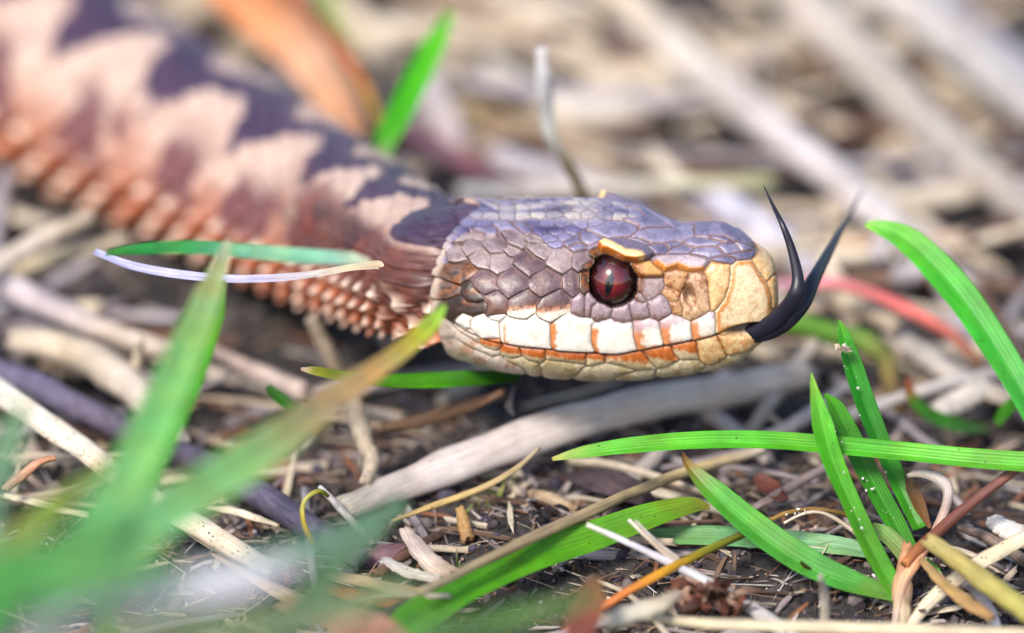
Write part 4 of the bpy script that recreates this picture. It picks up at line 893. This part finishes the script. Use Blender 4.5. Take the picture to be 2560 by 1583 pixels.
stem('dry_straw', 'mauve grey thin straw slanting behind the arching tendril', 'straw', [(1850, 1290, 2), (1930, 1245, 3), (2010, 1200, 3.5), (2080, 1160, 4)], [16, 24, 26, 22], [(150, 130, 126), (160, 140, 136), (150, 136, 136)])
stem('dry_straw', 'pale grey straw under the long level blade near the tuft', 'straw', [(1900, 1100, 3), (1985, 1060, 3.5), (2060, 1010, 4), (2120, 960, 4.5)], [30, 36, 34, 24], [(190, 180, 178), (200, 190, 188), (186, 176, 172)])
stem('dry_straw', 'broken whitish straw end beside the purple-brown stalk', 'straw', [(2480, 1300, 3), (2530, 1330, 3), (2600, 1365, 3)], [50, 66, 60], [(222, 214, 206), (232, 224, 216), (206, 194, 180)], flat=.5)
stem('dry_straw', 'brown grey twiglet lying beyond the yellowish runner', 'twig', [(2400, 1320, 2), (2470, 1345, 2), (2560, 1400, 2), (2640, 1450, 2)], [20, 30, 30, 24], [(120, 100, 92), (140, 120, 110), (110, 92, 86)], mat=M_TWIG)
stem('dry_straw', 'ochre stub standing in the moss by the veined blade', 'straw', [(1150, 1270, 4), (1160, 1310, 3), (1170, 1350, 2)], [24, 34, 34], [(176, 140, 90), (186, 146, 90), (160, 120, 80)])
moss = empty('moss_tuft'); tag(moss, 'small dull green moss tuft beside the stubby pinkish straw', 'moss')
rgm = np.random.default_rng(12)
for q in range(60):
    c0 = G(1220 + rgm.normal(0, 50), 1345 + rgm.normal(0, 38), .2); tp_ = c0 + np.array([rgm.normal(0, 1.0), rgm.normal(0, 1.0), rgm.uniform(1.0, 2.6)])
    obj('leaf', blade_mesh('moss_leaf', [c0, (c0 + tp_) / 2 + rgm.normal(0, .2, 3), tp_], [.4, .5, .06], [(96, 110, 50), (130, 150, 70), (150, 160, 90)], n=8, seed=500 + q, nrm=rgm.normal(size=3)), M_GREEN, moss)
# --- green blades in the foreground
blade('grass_leaf', 'long level bright green blade passing behind the tuft tip', 'grass blade', [(1380, 1148, -2), (1460, 1130, -2), (1580, 1113, -2), (1750, 1100, -2), (1920, 1100, -2), (2080, 1112, -2), (2260, 1128, -2), (2430, 1145, -3), (2640, 1160, -4)], [10, 34, 46, 50, 50, 52, 54, 56, 58], [(206, 220, 130), (110, 206, 70), (96, 204, 50), (90, 200, 40), (92, 200, 50), (104, 206, 60), (100, 200, 56)], fold=.8, n=60)
blade('grass_leaf', 'diagonal green blade with a withered brown tip, rooted at the tuft', 'grass blade', [(1706, 1130, -3), (1722, 1162, -3), (1790, 1232, -4), (1900, 1325, -4.5), (2010, 1400, -5), (2120, 1450, -5), (2250, 1490, -4)], [5, 26, 66, 82, 80, 66, 40], [(120, 84, 60), (140, 120, 50), (90, 186, 56), (86, 180, 62), (84, 176, 64), (90, 180, 70), (120, 170, 80)], fold=.6)
blade('grass_leaf', 'wide veined bright green blade lying along the tan straw', 'grass blade', [(1775, 1268, 2), (1730, 1262, 1), (1620, 1290, -1), (1480, 1340, -3), (1330, 1388, -6), (1190, 1450, -10), (1090, 1510, -14), (990, 1600, -20)], [14, 46, 70, 84, 90, 92, 92, 90], [(150, 140, 50), (110, 170, 40), (96, 176, 30), (98, 190, 30), (116, 206, 50), (120, 206, 70), (130, 206, 90)], fold=.35, root=(-2, -6))
blade('grass_leaf', 'pale bluish green blade lying level behind the diagonal blade', 'grass blade', [(1560, 1350, 2), (1640, 1342, 2), (1760, 1338, 2), (1900, 1346, 2), (2050, 1358, 2), (2190, 1378, 1)], [14, 44, 56, 58, 56, 44], [(120, 170, 90), (116, 180, 110), (120, 186, 120), (130, 190, 136), (130, 186, 130)], fold=.3)
blade('grass_leaf', 'short dark green blade under the orange stalk', 'grass blade', [(1500, 1515, 1), (1560, 1497, 1), (1640, 1470, 1), (1720, 1440, 2), (1850, 1400, 4)], [30, 48, 52, 40, 10], [(90, 176, 50), (84, 164, 40), (80, 150, 44), (110, 160, 80)], fold=.3)
tuft = empty('grass_tuft'); tag(tuft, 'upright green grass tuft dusted with white sand grains', 'grass tuft')
def tb_(spec, w, cols, **kw): blade('blade', None, None, spec, w, cols, parent=tuft, **kw)
tb_([(2028, 932, -4), (2036, 975, -4), (2056, 1060, -4), (2082, 1150, -4), (2125, 1250, -4), (2180, 1370, -4), (2230, 1460, -4), (2252, 1510, -4)], [4, 22, 58, 58, 52, 56, 52, 40], [(150, 210, 90), (120, 210, 70), (84, 196, 24), (74, 180, 16), (72, 160, 20), (88, 176, 36), (100, 176, 50)], fold=.45)
tb_([(2062, 985, 1), (2090, 1020, 1), (2130, 1100, 1), (2185, 1210, 1), (2240, 1310, 1), (2285, 1390, 1)], [10, 46, 62, 60, 56, 40], [(80, 176, 30), (70, 170, 24), (60, 150, 20), (62, 156, 22), (76, 164, 36)], fold=.3)
tb_([(2097, 800, 3), (2110, 840, 3), (2135, 920, 3), (2165, 1010, 3), (2205, 1110, 3), (2250, 1210, 3), (2300, 1320, 2)], [5, 34, 54, 56, 52, 50, 40], [(110, 190, 70), (60, 170, 30), (40, 150, 20), (44, 146, 20), (56, 160, 26), (64, 160, 30)], fold=.5)
tb_([(2180, 1310, 1), (2210, 1330, 0), (2250, 1370, -1), (2280, 1420, -1)], [14, 46, 50, 40], [(130, 176, 90), (140, 180, 100), (150, 176, 100)], fold=.3)
tb_([(2310, 1405, 0), (2340, 1430, 0), (2365, 1470, 0)], [30, 26, 10], [(110, 190, 60), (100, 180, 50)], fold=.3)
stem('sheath', 'withered brown basal sheath of the tuft', None, [(2268, 1360, -2), (2262, 1420, -3), (2254, 1490, -4), (2256, 1560, -5), (2262, 1640, -6)], [24, 46, 50, 46, 40], [(206, 150, 110), (200, 150, 116), (190, 170, 140), (176, 160, 130)], mode='d', parent=tuft)
stem('bent_stalk', 'grey bent dry stalk crooked over beside the green tuft', 'stalk', [(2268, 1190, 0), (2300, 1184, 0), (2345, 1196, 0), (2370, 1222, -.5), (2364, 1270, -1), (2340, 1330, -2), (2300, 1390, -3), (2262, 1450, -4), (2244, 1520, -5), (2236, 1600, -6)], [12, 22, 28, 28, 28, 26, 28, 30, 24, 18], [(176, 164, 150), (206, 196, 186), (196, 184, 178), (186, 168, 162), (206, 160, 136), (216, 160, 120), (206, 176, 150), (200, 190, 176)], mode='d', n=56)
blade('dead_leaf', 'narrow dark brown withered leaf inside the bent dry stalk', 'leaf', [(2268, 1186, 2), (2280, 1220, 2), (2300, 1265, 2), (2325, 1320, 2)], [16, 36, 36, 10], [(96, 80, 50), (84, 62, 36), (110, 76, 36), (130, 84, 50)], mat=M_LEAF)
stem('red_stalk', 'purple-brown stalk slanting up from the tuft base', 'stalk', [(2640, 1100, -2), (2540, 1172, -2), (2450, 1240, -2), (2360, 1315, -2), (2300, 1370, -3), (2262, 1410, -4)], [24, 25, 26, 30, 32, 22], [(140, 96, 84), (130, 84, 76), (110, 64, 56), (120, 66, 44), (190, 120, 70)], mode='d')
stem('dry_straw', 'cream straw leaning from the tuft base up and outward', 'straw', [(2640, 1310, -5), (2540, 1356, -5), (2440, 1412, -5), (2350, 1480, -5), (2290, 1545, -6), (2240, 1620, -7)], [36, 38, 40, 36, 28, 20], [(222, 210, 190), (214, 198, 168), (222, 206, 176), (228, 214, 190), (222, 206, 180)], mode='d', flat=.5, fibres=.03, mat=M_SPECK)
stem('green_stalk', 'thick yellowish green runner on the soil beside the tuft', 'stem', [(2320, 1350, 7), (2400, 1405, 6), (2470, 1460, 5), (2560, 1525, 4), (2640, 1580, 3)], [40, 50, 54, 56, 54], [(176, 160, 100), (170, 156, 90), (176, 166, 90), (150, 150, 70)])
stem('dry_straw', 'tan crumpled sheath lying under the yellowish runner', 'straw', [(2300, 1395, 3), (2350, 1450, 3), (2410, 1500, 3), (2480, 1545, 2.5)], [20, 34, 40, 26], [(176, 144, 96), (190, 156, 100), (160, 124, 80)], flat=.4)
# --- beside the snake body, nearly in focus
blade('grass_leaf', 'bluish green level blade lying across the snake flank', 'grass blade', [(265, 632, -8), (350, 622, -10), (480, 618, -13), (620, 628, -16), (760, 640, -18), (870, 646, -20), (925, 655, -20)], [18, 34, 44, 46, 46, 40, 16], [(60, 120, 40), (40, 150, 60), (60, 160, 90), (120, 190, 160), (130, 196, 160), (160, 206, 190), (206, 216, 200)], fold=.3)
blade('dry_grass_leaf', 'purplish white dry blade curving below the bluish green one', 'dry blade', [(235, 628, 6), (330, 664, 4), (450, 686, 3), (580, 697, 1), (700, 694, 0), (800, 683, 0), (880, 668, 0), (945, 662, 0), (952, 668, 0)], [20, 24, 26, 24, 22, 18, 20, 26, 8], [(170, 170, 206), (186, 184, 226), (190, 186, 226), (184, 180, 214), (196, 186, 190), (206, 190, 160), (196, 176, 146), (222, 206, 180)], mat=M_STRAW, fold=.4)
blade('grass_leaf', 'green blade lying under the snake jaw with a pinkish dry tip', 'grass blade', [(752, 922, 2), (790, 928, 2), (870, 942, 4), (980, 952, 7), (1090, 950, 9), (1190, 945, 10), (1300, 940, 12)], [8, 26, 34, 40, 46, 44, 30], [(214, 180, 160), (176, 176, 50), (150, 176, 60), (90, 170, 30), (80, 164, 20), (50, 120, 16), (40, 100, 20)], fold=.3)
blade('grass_leaf', 'tiny dark green blade tip beside the long diagonal blade', 'grass blade', [(668, 965, 12), (700, 995, 12), (750, 1030, 12)], [20, 36, 30], [(60, 120, 40), (50, 120, 10), (50, 110, 10)])
# --- leaves close to the lens, far out of focus
blade('grass_leaf', 'light green folded blade rising up past the level blade on the flank', 'grass blade', [(572, 600, -22), (520, 740, -30), (462, 880, -40), (405, 1010, -50), (340, 1150, -60), (255, 1300, -70), (150, 1440, -80)], [16, 70, 92, 104, 112, 110, 104], [(196, 206, 170), (160, 220, 120), (150, 236, 124), (156, 238, 140), (140, 230, 120), (116, 222, 96), (120, 226, 104)], fold=.5, root=(-4, -8))
blade('grass_leaf', 'darker saturated green blade close behind the light folded one', 'grass blade', [(556, 700, -8), (530, 780, -12), (490, 880, -16), (450, 980, -20), (410, 1080, -26), (360, 1200, -34), (300, 1330, -44)], [20, 66, 84, 90, 84, 70, 60], [(110, 150, 50), (84, 176, 10), (76, 180, 6), (80, 180, 10), (70, 150, 20), (60, 150, 40)], fold=.4, root=(-2, -8))
blade('grass_leaf', 'long diagonal green blade with an orange and yellow tip reaching the jaw', 'grass blade', [(1112, 762, -18), (1075, 812, -20), (1010, 872, -24), (930, 930, -30), (820, 1005, -38), (680, 1110, -50), (520, 1215, -60), (360, 1310, -70), (180, 1410, -80), (-40, 1520, -92)], [14, 46, 50, 60, 84, 110, 124, 132, 140, 150], [(150, 206, 80), (190, 206, 60), (226, 190, 110), (206, 176, 120), (166, 226, 130), (154, 236, 146), (136, 228, 124), (110, 220, 100), (120, 226, 110), (110, 224, 100)], fold=.4, n=64, root=(-8, -10))
blade('grass_leaf', 'teal green blurred blade close above the front litter', 'grass blade', [(1010, 1255, -48), (900, 1320, -60), (740, 1385, -76), (560, 1440, -90), (380, 1480, -100), (150, 1520, -112)], [30, 66, 84, 96, 96, 90], [(140, 190, 140), (136, 200, 150), (170, 226, 200), (226, 230, 226), (216, 224, 214), (150, 216, 150)], fold=.25, root=(-8, -12))
blade('grass_leaf', 'wide bright green blurred blade low at the corner of the grass', 'grass blade', [(420, 1395, -96), (260, 1420, -104), (100, 1450, -112), (-60, 1480, -120)], [50, 130, 160, 160], [(150, 220, 130), (120, 222, 96), (96, 222, 76), (100, 222, 84)], fold=.2, root=(-8, -10))
blade('grass_leaf', 'yellow green blurred blade with a peach base beside the splinter', 'grass blade', [(275, 1150, -46), (200, 1215, -54), (110, 1290, -62), (20, 1360, -70), (-80, 1430, -80)], [16, 54, 70, 70, 60], [(190, 206, 110), (176, 216, 60), (206, 206, 110), (230, 180, 140), (222, 170, 130)], fold=.25, root=(-6, -10))
blade('grass_leaf', 'pale green blurred blade tip entering beside the speckled straw', 'grass blade', [(60, 1000, -60), (30, 1080, -68), (-5, 1180, -78), (-50, 1300, -90)], [20, 60, 70, 70], [(150, 200, 130), (150, 206, 150), (130, 206, 130)], root=(-4, -8))
blade('grass_leaf', 'short pale green blurred blade hugging the base of the veined blade', 'grass blade', [(1500, 1490, -60), (1380, 1520, -66), (1220, 1560, -74), (1040, 1600, -84)], [20, 60, 70, 70], [(130, 150, 80), (120, 176, 80), (120, 190, 90), (130, 196, 100)], root=(-6, -8))
blade('dead_leaf', 'reddish brown blurred dead leaf tip near the fibrous straw stub', 'leaf', [(1490, 1440, -24), (1480, 1490, -28), (1460, 1550, -32), (1440, 1620, -38)], [20, 76, 84, 70], [(150, 110, 60), (160, 84, 60), (176, 90, 70), (190, 130, 110)], mat=M_LEAF, root=(-2, -5))
blade('dead_leaf', 'tan blurred dead leaf lying low at the front litter', 'leaf', [(700, 1500, -20), (800, 1535, -22), (900, 1565, -24), (1000, 1600, -26)], [40, 80, 90, 60], [(196, 150, 120), (190, 140, 116), (176, 130, 110), (180, 140, 120)], mat=M_LEAF, root=(2, -5))
blade('grass_leaf', 'murky green blurred blade curving above the pale straw at the front', 'grass blade', [(960, 1330, -40), (860, 1400, -52), (760, 1500, -66), (700, 1600, -80)], [20, 50, 64, 64], [(120, 160, 110), (110, 170, 100), (110, 176, 90), (110, 180, 90)], root=(-2, -8))

blade('dead_leaf', 'whitish pink blurred dry leaf among the near green blades', 'leaf', [(760, 1400, -84), (620, 1440, -90), (470, 1475, -96), (300, 1500, -104), (120, 1560, -112)], [30, 100, 120, 120, 100], [(232, 226, 228), (252, 246, 250), (255, 246, 248), (246, 230, 226), (226, 216, 202)], mat=M_STRAW, fold=.2, nrm=np.array([-.3, -.8, .6]), root=(-6, -10))
blade('grass_leaf', 'olive blurred leaf lowest under the whitish pink leaf', 'grass blade', [(1040, 1450, -70), (900, 1500, -78), (720, 1545, -88), (520, 1580, -98), (300, 1620, -108)], [30, 90, 110, 110, 100], [(150, 176, 110), (160, 190, 130), (170, 180, 130), (160, 176, 120)], fold=.2, root=(-6, -10))
blade('grass_leaf', 'small green blurred leaf under the wide bright corner leaf', 'grass blade', [(330, 1290, -70), (230, 1340, -78), (100, 1390, -88), (-60, 1450, -98)], [20, 80, 90, 90], [(130, 220, 110), (104, 220, 84), (110, 224, 90)], fold=.2, root=(-6, -10))
# --- crumpled husk clump, grain clump
def lump(name, label, cat, px, py, v, mode, size, cols, n=26, seed=1, parent=None):
    """a clump of thin curled husk scales"""
    rg = np.random.default_rng(seed); c = P(px, py, v) if mode == 'd' else G(px, py, v)
    root = empty(name); tag(root, label, cat)
    for q in range(n):
        d = rg.normal(size=3); d[2] = abs(d[2]); d /= np.linalg.norm(d)
        a = c + d * size * rg.uniform(.1, .5) * [1.3, 1, .7]; e_ = c + d * size * rg.uniform(.7, 1.15) * [1.4, 1, .75]
        m_ = (a + e_) / 2 + rg.normal(size=3) * size * .15
        me = blade_mesh('husk_scale', [a, m_, e_], np.array([.4, .8, .12]) * size * rg.uniform(.5, 1), [cols[q % len(cols)], cols[(q + 1) % len(cols)]], fold=-.5, n=10, seed=seed + q, nrm=rg.normal(size=3))
        obj('husk_scale', me, M_LEAF, root)
    return root
lump('husk_clump', 'dark brown crumpled husk clump behind the white weathered stems', 'husk clump', 1775, 1500, 2.0, 'z', 2.9, [(96, 60, 46), (66, 42, 36), (136, 80, 64), (170, 140, 120)], 34, 3)
lump('dirt_crumb', 'small pale dirt crumb stuck near a tuft blade tip', 'crumb', 2106, 876, 1.5, 'd', .75, [(206, 190, 176), (150, 120, 100), (226, 210, 190)], 12, 5)

# ------------------------------------------------------------------ loose litter: many look-alike straws
spine_v = Cn[(srow < s_vis + 60)][::6]; rad_v = w_r[(srow < s_vis + 60)][::6]
def clear_of_snake(x, y, z, m):
    d = np.hypot(spine_v[:, 0] - x, spine_v[:, 1] - y)
    low = spine_v[:, 2] - rad_v * 1.1
    return not np.any((d < rad_v * .9 + m) & (z > low - 1.5))

LOOK = [
    ('loose_straw', 'pale beige loose straw', 'straw', 'pale straws', [(210, 194, 172), (220, 206, 186), (200, 182, 160)], (.5, 1.5), .55, M_STRAW, 86),
    ('loose_straw', 'greyish lavender weathered straw', 'straw', 'greyish straws', [(176, 166, 172), (192, 184, 190), (164, 152, 154)], (.5, 1.6), .6, M_STRAW, 62),
    ('loose_twig', 'brown broken twig', 'twig', 'brown twigs', [(112, 82, 66), (136, 100, 80), (90, 68, 58)], (.4, 1.1), .85, M_TWIG, 52),
    ('loose_leaf', 'tan withered grass leaf', 'leaf', 'withered leaves', [(190, 166, 138), (210, 190, 164), (160, 132, 108)], (.9, 2.4), 0, M_LEAF, 36),
]
for name, label, cat, group, cols, (r0, r1), flat, mat, cnt in LOOK:
    protos = []
    for q in range(7):
        L_ = 30.0; b1, b2_ = rng.uniform(-3, 3), rng.uniform(-3, 3)
        p = np.array([(-L_ / 2, b1, 0), (-L_ / 6, b2_ * .4, rng.uniform(-.3, .8)), (L_ / 6, b1 * -.3, rng.uniform(-.3, 1)), (L_ / 2, b2_, 0)])
        cc = [cols[q % 3], cols[(q + 1) % 3], cols[(q + 2) % 3]]
        if flat: me = tube_mesh(name, p, [.9, 1, .95, .7], cc, n=22, k=10, flat=flat, seed=300 + q, rough=.1, nodes=((.55,) if q % 3 == 0 else ()))
        else: me = blade_mesh(name, p, np.array([.3, 1, .9, .15]) * 2, cc, fold=rng.uniform(-.6, .6), n=22, twist=rng.uniform(-1.5, 1.5), seed=300 + q, nrm=np.array([0, 0, 1.]))
        me.materials.append(mat); protos.append(me)
    done = 0
    while done < cnt:
        py = rng.uniform(-120, 1640) if rng.random() < .6 else rng.uniform(-120, 900); px = rng.uniform(-150, 2710)
        front = py > 950 and px > 1000
        keep = .42 if front else .12 if (430 < px < 1250 and 600 < py < 1000) else .35 if (py > 1150) else .6 if py < 600 else 1.0
        if rng.random() > keep: continue
        z = rng.uniform(.2, 1.6 if py > 950 else 3.0); q = G(px, py, z)
        sl_ = rng.uniform(.35, 1.25) * (.65 if front else 1); rr = rng.uniform(r0, r1) * (.5 if py > 950 else 1.3 if py < 700 else 1.0) * .85
        ang = rng.normal(-.65, .7) if rng.random() < .6 else rng.uniform(0, math.pi)
        if not all(clear_of_snake(q[0] + math.cos(ang) * t_ * sl_, q[1] + math.sin(ang) * t_ * sl_, z, 1.5) for t_ in (-15, -7, 0, 7, 15)): continue
        o = obj(name, protos[int(rng.integers(7))], mat)
        gz = float(ground_z(np.array(q[0]), np.array(q[1])))
        o.location = (q[0] * S, q[1] * S, (gz + z + rr * .5) * S)
        o.rotation_euler = (rng.uniform(0, 6.28) if flat else rng.uniform(-.6, .6), rng.normal(0, .10), ang); o.scale = (sl_, rr, rr)
        where = ('around the foot of the green tuft' if px > 1950 and py > 950 else 'on the soil before the snake chin' if px > 1050 and py > 1050 else 'among the blurred green blades' if py > 1050 else
                 'under the snake neck' if px < 1150 and py > 640 else 'beside the snake flank' if px < 1150 and py > 330 and q[1] < 75 else 'behind the snake back' if px < 1150 else
                 'below the forked tongue' if py > 700 else 'behind the snake crown' if px < 1750 else 'behind the forked tongue')
        lng = 'long' if sl_ > .85 else 'short'; thk = 'thick' if rr > (r0 + r1) / 2 * .85 else 'thin'
        lb = f'{lng} {thk} {label} {where}'
        tag(o, lb, cat, f'{lng} {thk} {group} {where}'); done += 1

# uncountable fine litter and soil crumbs and sand, one mesh each
def scatter(name, label, cat, count, shape, size, cols, mat, zlift, seed, stretch=1.0, front=0.5):
    rg = np.random.default_rng(seed); V, F, C = [], [], []
    base_v, base_f = shape; nb_ = len(base_v); k = 0
    py = np.where(rg.random(count) < front, rg.uniform(1050, 1640, count), rg.uniform(-150, 1200, count)); px = rg.uniform(-180, 2740, count)
    v_ = (H0 / 2 - py) * U; dpt = CAM[2] / (sp - cp * v_ / DIST)
    wx = (px - W0 / 2) * U * dpt / DIST; wy = CAM[1] + FWD[1] * dpt + UPV[1] * v_ * dpt / DIST
    wz = ground_z(wx, wy)
    for q in range(count):
        A = rg.normal(size=(3, 3)); Qm, _r = np.linalg.qr(A)
        if stretch > 1:                                   # lie flat
            an = rg.uniform(0, math.pi); tl_ = rg.normal(0, .25)
            Qm = np.array([[math.cos(an), -math.sin(an), 0], [math.sin(an), math.cos(an), 0], [0, 0, 1]]) @ np.array([[math.cos(tl_), 0, -math.sin(tl_)], [0, 1, 0], [math.sin(tl_), 0, math.cos(tl_)]])
        s_ = size[0] * (size[1] / size[0]) ** (rg.random() ** 1.6)
        sq = np.array([1, rg.uniform(.6, 1.1), rg.uniform(.45, .9)])
        b_ = base_v * (1 + rg.uniform(-.3, .3, (nb_, 1))) * s_ * np.array([stretch * rg.uniform(.5, 1.6), 1, 1]) if stretch > 1 else base_v * (1 + rg.uniform(-.28, .28, (nb_, 1))) * s_ * sq
        V.append(b_ @ Qm.T + [wx[q], wy[q], wz[q] + s_ * zlift * rg.uniform(.3, 1.5)]); F.append(base_f + k); k += nb_
        C.append(np.tile(lin(cols[int(rg.integers(len(cols)))]) * rg.uniform(.7, 1.2), (nb_, 1)))
    V = np.vstack(V); F = np.vstack(F)
    o = obj(name, make_mesh(name, V, F.ravel(), np.full(len(F), F.shape[1]), np.vstack(C) * KCOL, None, smooth=stretch <= 1), mat)
    tag(o, label, cat, kind='stuff'); return o
def ico():
    t = (1 + 5 ** .5) / 2
    v = np.array([(-1, t, 0), (1, t, 0), (-1, -t, 0), (1, -t, 0), (0, -1, t), (0, 1, t), (0, -1, -t), (0, 1, -t), (t, 0, -1), (t, 0, 1), (-t, 0, -1), (-t, 0, 1)]) / 1.9
    f = np.array([(0,11,5),(0,5,1),(0,1,7),(0,7,10),(0,10,11),(1,5,9),(5,11,4),(11,10,2),(10,7,6),(7,1,8),(3,9,4),(3,4,2),(3,2,6),(3,6,8),(3,8,9),(4,9,5),(2,4,11),(6,2,10),(8,6,7),(9,8,1)])
    return v, f
def ico2():
    v, f = ico(); v = v / np.linalg.norm(v, axis=1)[:, None]; mid = {}; V = [tuple(q) for q in v]; F = []
    def m(a, b):
        k = (min(a, b), max(a, b))
        if k not in mid:
            q = (np.array(V[a]) + np.array(V[b])); V.append(tuple(q / np.linalg.norm(q))); mid[k] = len(V) - 1
        return mid[k]
    for a, b, c in f:
        x, y, z = m(a, b), m(b, c), m(c, a); F += [(a, x, z), (b, y, x), (c, z, y), (x, y, z)]
    return np.array(V), np.array(F)
chip_v = np.array([(-1, -.35, 0), (-.3, -.5, .12), (.6, -.4, .05), (1, -.1, -.05), (1, .25, 0), (.2, .5, .1), (-.7, .4, .06), (-1, -.35, -.25), (-.3, -.5, -.13), (.6, -.4, -.2), (1, -.1, -.3), (1, .25, -.25), (.2, .5, -.15), (-.7, .4, -.2)])
chip_f = np.array([(0,1,2),(0,2,3),(0,3,4),(0,4,5),(0,5,6),(7,9,8),(7,10,9),(7,11,10),(7,12,11),(7,13,12)] + [t for a in range(7) for t in ((a, 7 + a, (a + 1) % 7), ((a + 1) % 7, 7 + a, 7 + (a + 1) % 7))])
scatter('soil_crumbs', 'dark soil crumbs covering the ground', 'soil', 8000, ico2(), (.12, .8), [(56, 50, 54), (84, 76, 78), (44, 40, 44), (116, 106, 106), (80, 74, 88)], M_CRUMB, .3, 41)
scatter('litter', 'fine broken straw litter between the stems', 'litter', 3000, (chip_v, chip_f), (.14, .7), [(206, 190, 168), (176, 158, 142), (130, 106, 90), (100, 78, 66), (190, 176, 172), (150, 136, 136), (140, 96, 72)], M_CRUMB, .8, 43, stretch=4.0, front=.72)
scatter('sand', 'pale sand grains sprinkled on the soil', 'sand', 1300, ico(), (.08, .32), [(196, 186, 180), (176, 166, 160), (222, 216, 212), (150, 126, 110), (130, 120, 130)], M_GRAIN, 1.3, 47, front=.7)

scatter('plant_fibres', 'hair-fine broken plant fibres over the soil', 'fibres', 2600, (chip_v, chip_f), (.05, .14), [(206, 190, 168), (176, 150, 130), (130, 100, 84), (96, 74, 64), (190, 180, 180)], M_CRUMB, 4.0, 53, stretch=18.0, front=.6)
# sand grains caught on the tuft blades
gv, gf = ico(); V, F, C = [], [], []
for (x0, y0, d0, x1, y1, d1, m_) in [(2118, 900, 2.6, 2170, 1040, 2.6, 5), (2180, 1060, 2.6, 2280, 1280, 2.6, 7), (2070, 1060, -4.6, 2110, 1200, -4.6, 4), (2120, 1250, -4.6, 2170, 1340, -4.6, 5), (2150, 1190, .4, 2250, 1350, .4, 10), (1930, 1290, -1.3, 2010, 1278, -1.3, 8), (1700, 1410, -2.6, 1830, 1480, -2.8, 10)]:
    for q in range(m_):
        t_ = rng.random(); c = P(x0 + (x1 - x0) * t_ + rng.normal(0, 13), y0 + (y1 - y0) * t_ + rng.uniform(-6, 6), d0 + (d1 - d0) * t_)
        F.append(gf + len(V) * 12); V.append(gv * rng.uniform(.03, .15) * np.array([1, 1, rng.uniform(.6, 1.6)]) * (1 + rng.uniform(-.3, .3, (12, 1))) + c); C.append(np.tile(lin([232, 228, 224]) * rng.uniform(.7, 1), (12, 1)))
F = np.vstack(F); o = obj('sand', make_mesh('sand', np.vstack(V), F.ravel(), np.full(len(F), 3), np.vstack(C) * KCOL), M_GRAIN)
tag(o, 'white sand grains clinging to the green tuft blades', 'sand', kind='stuff')
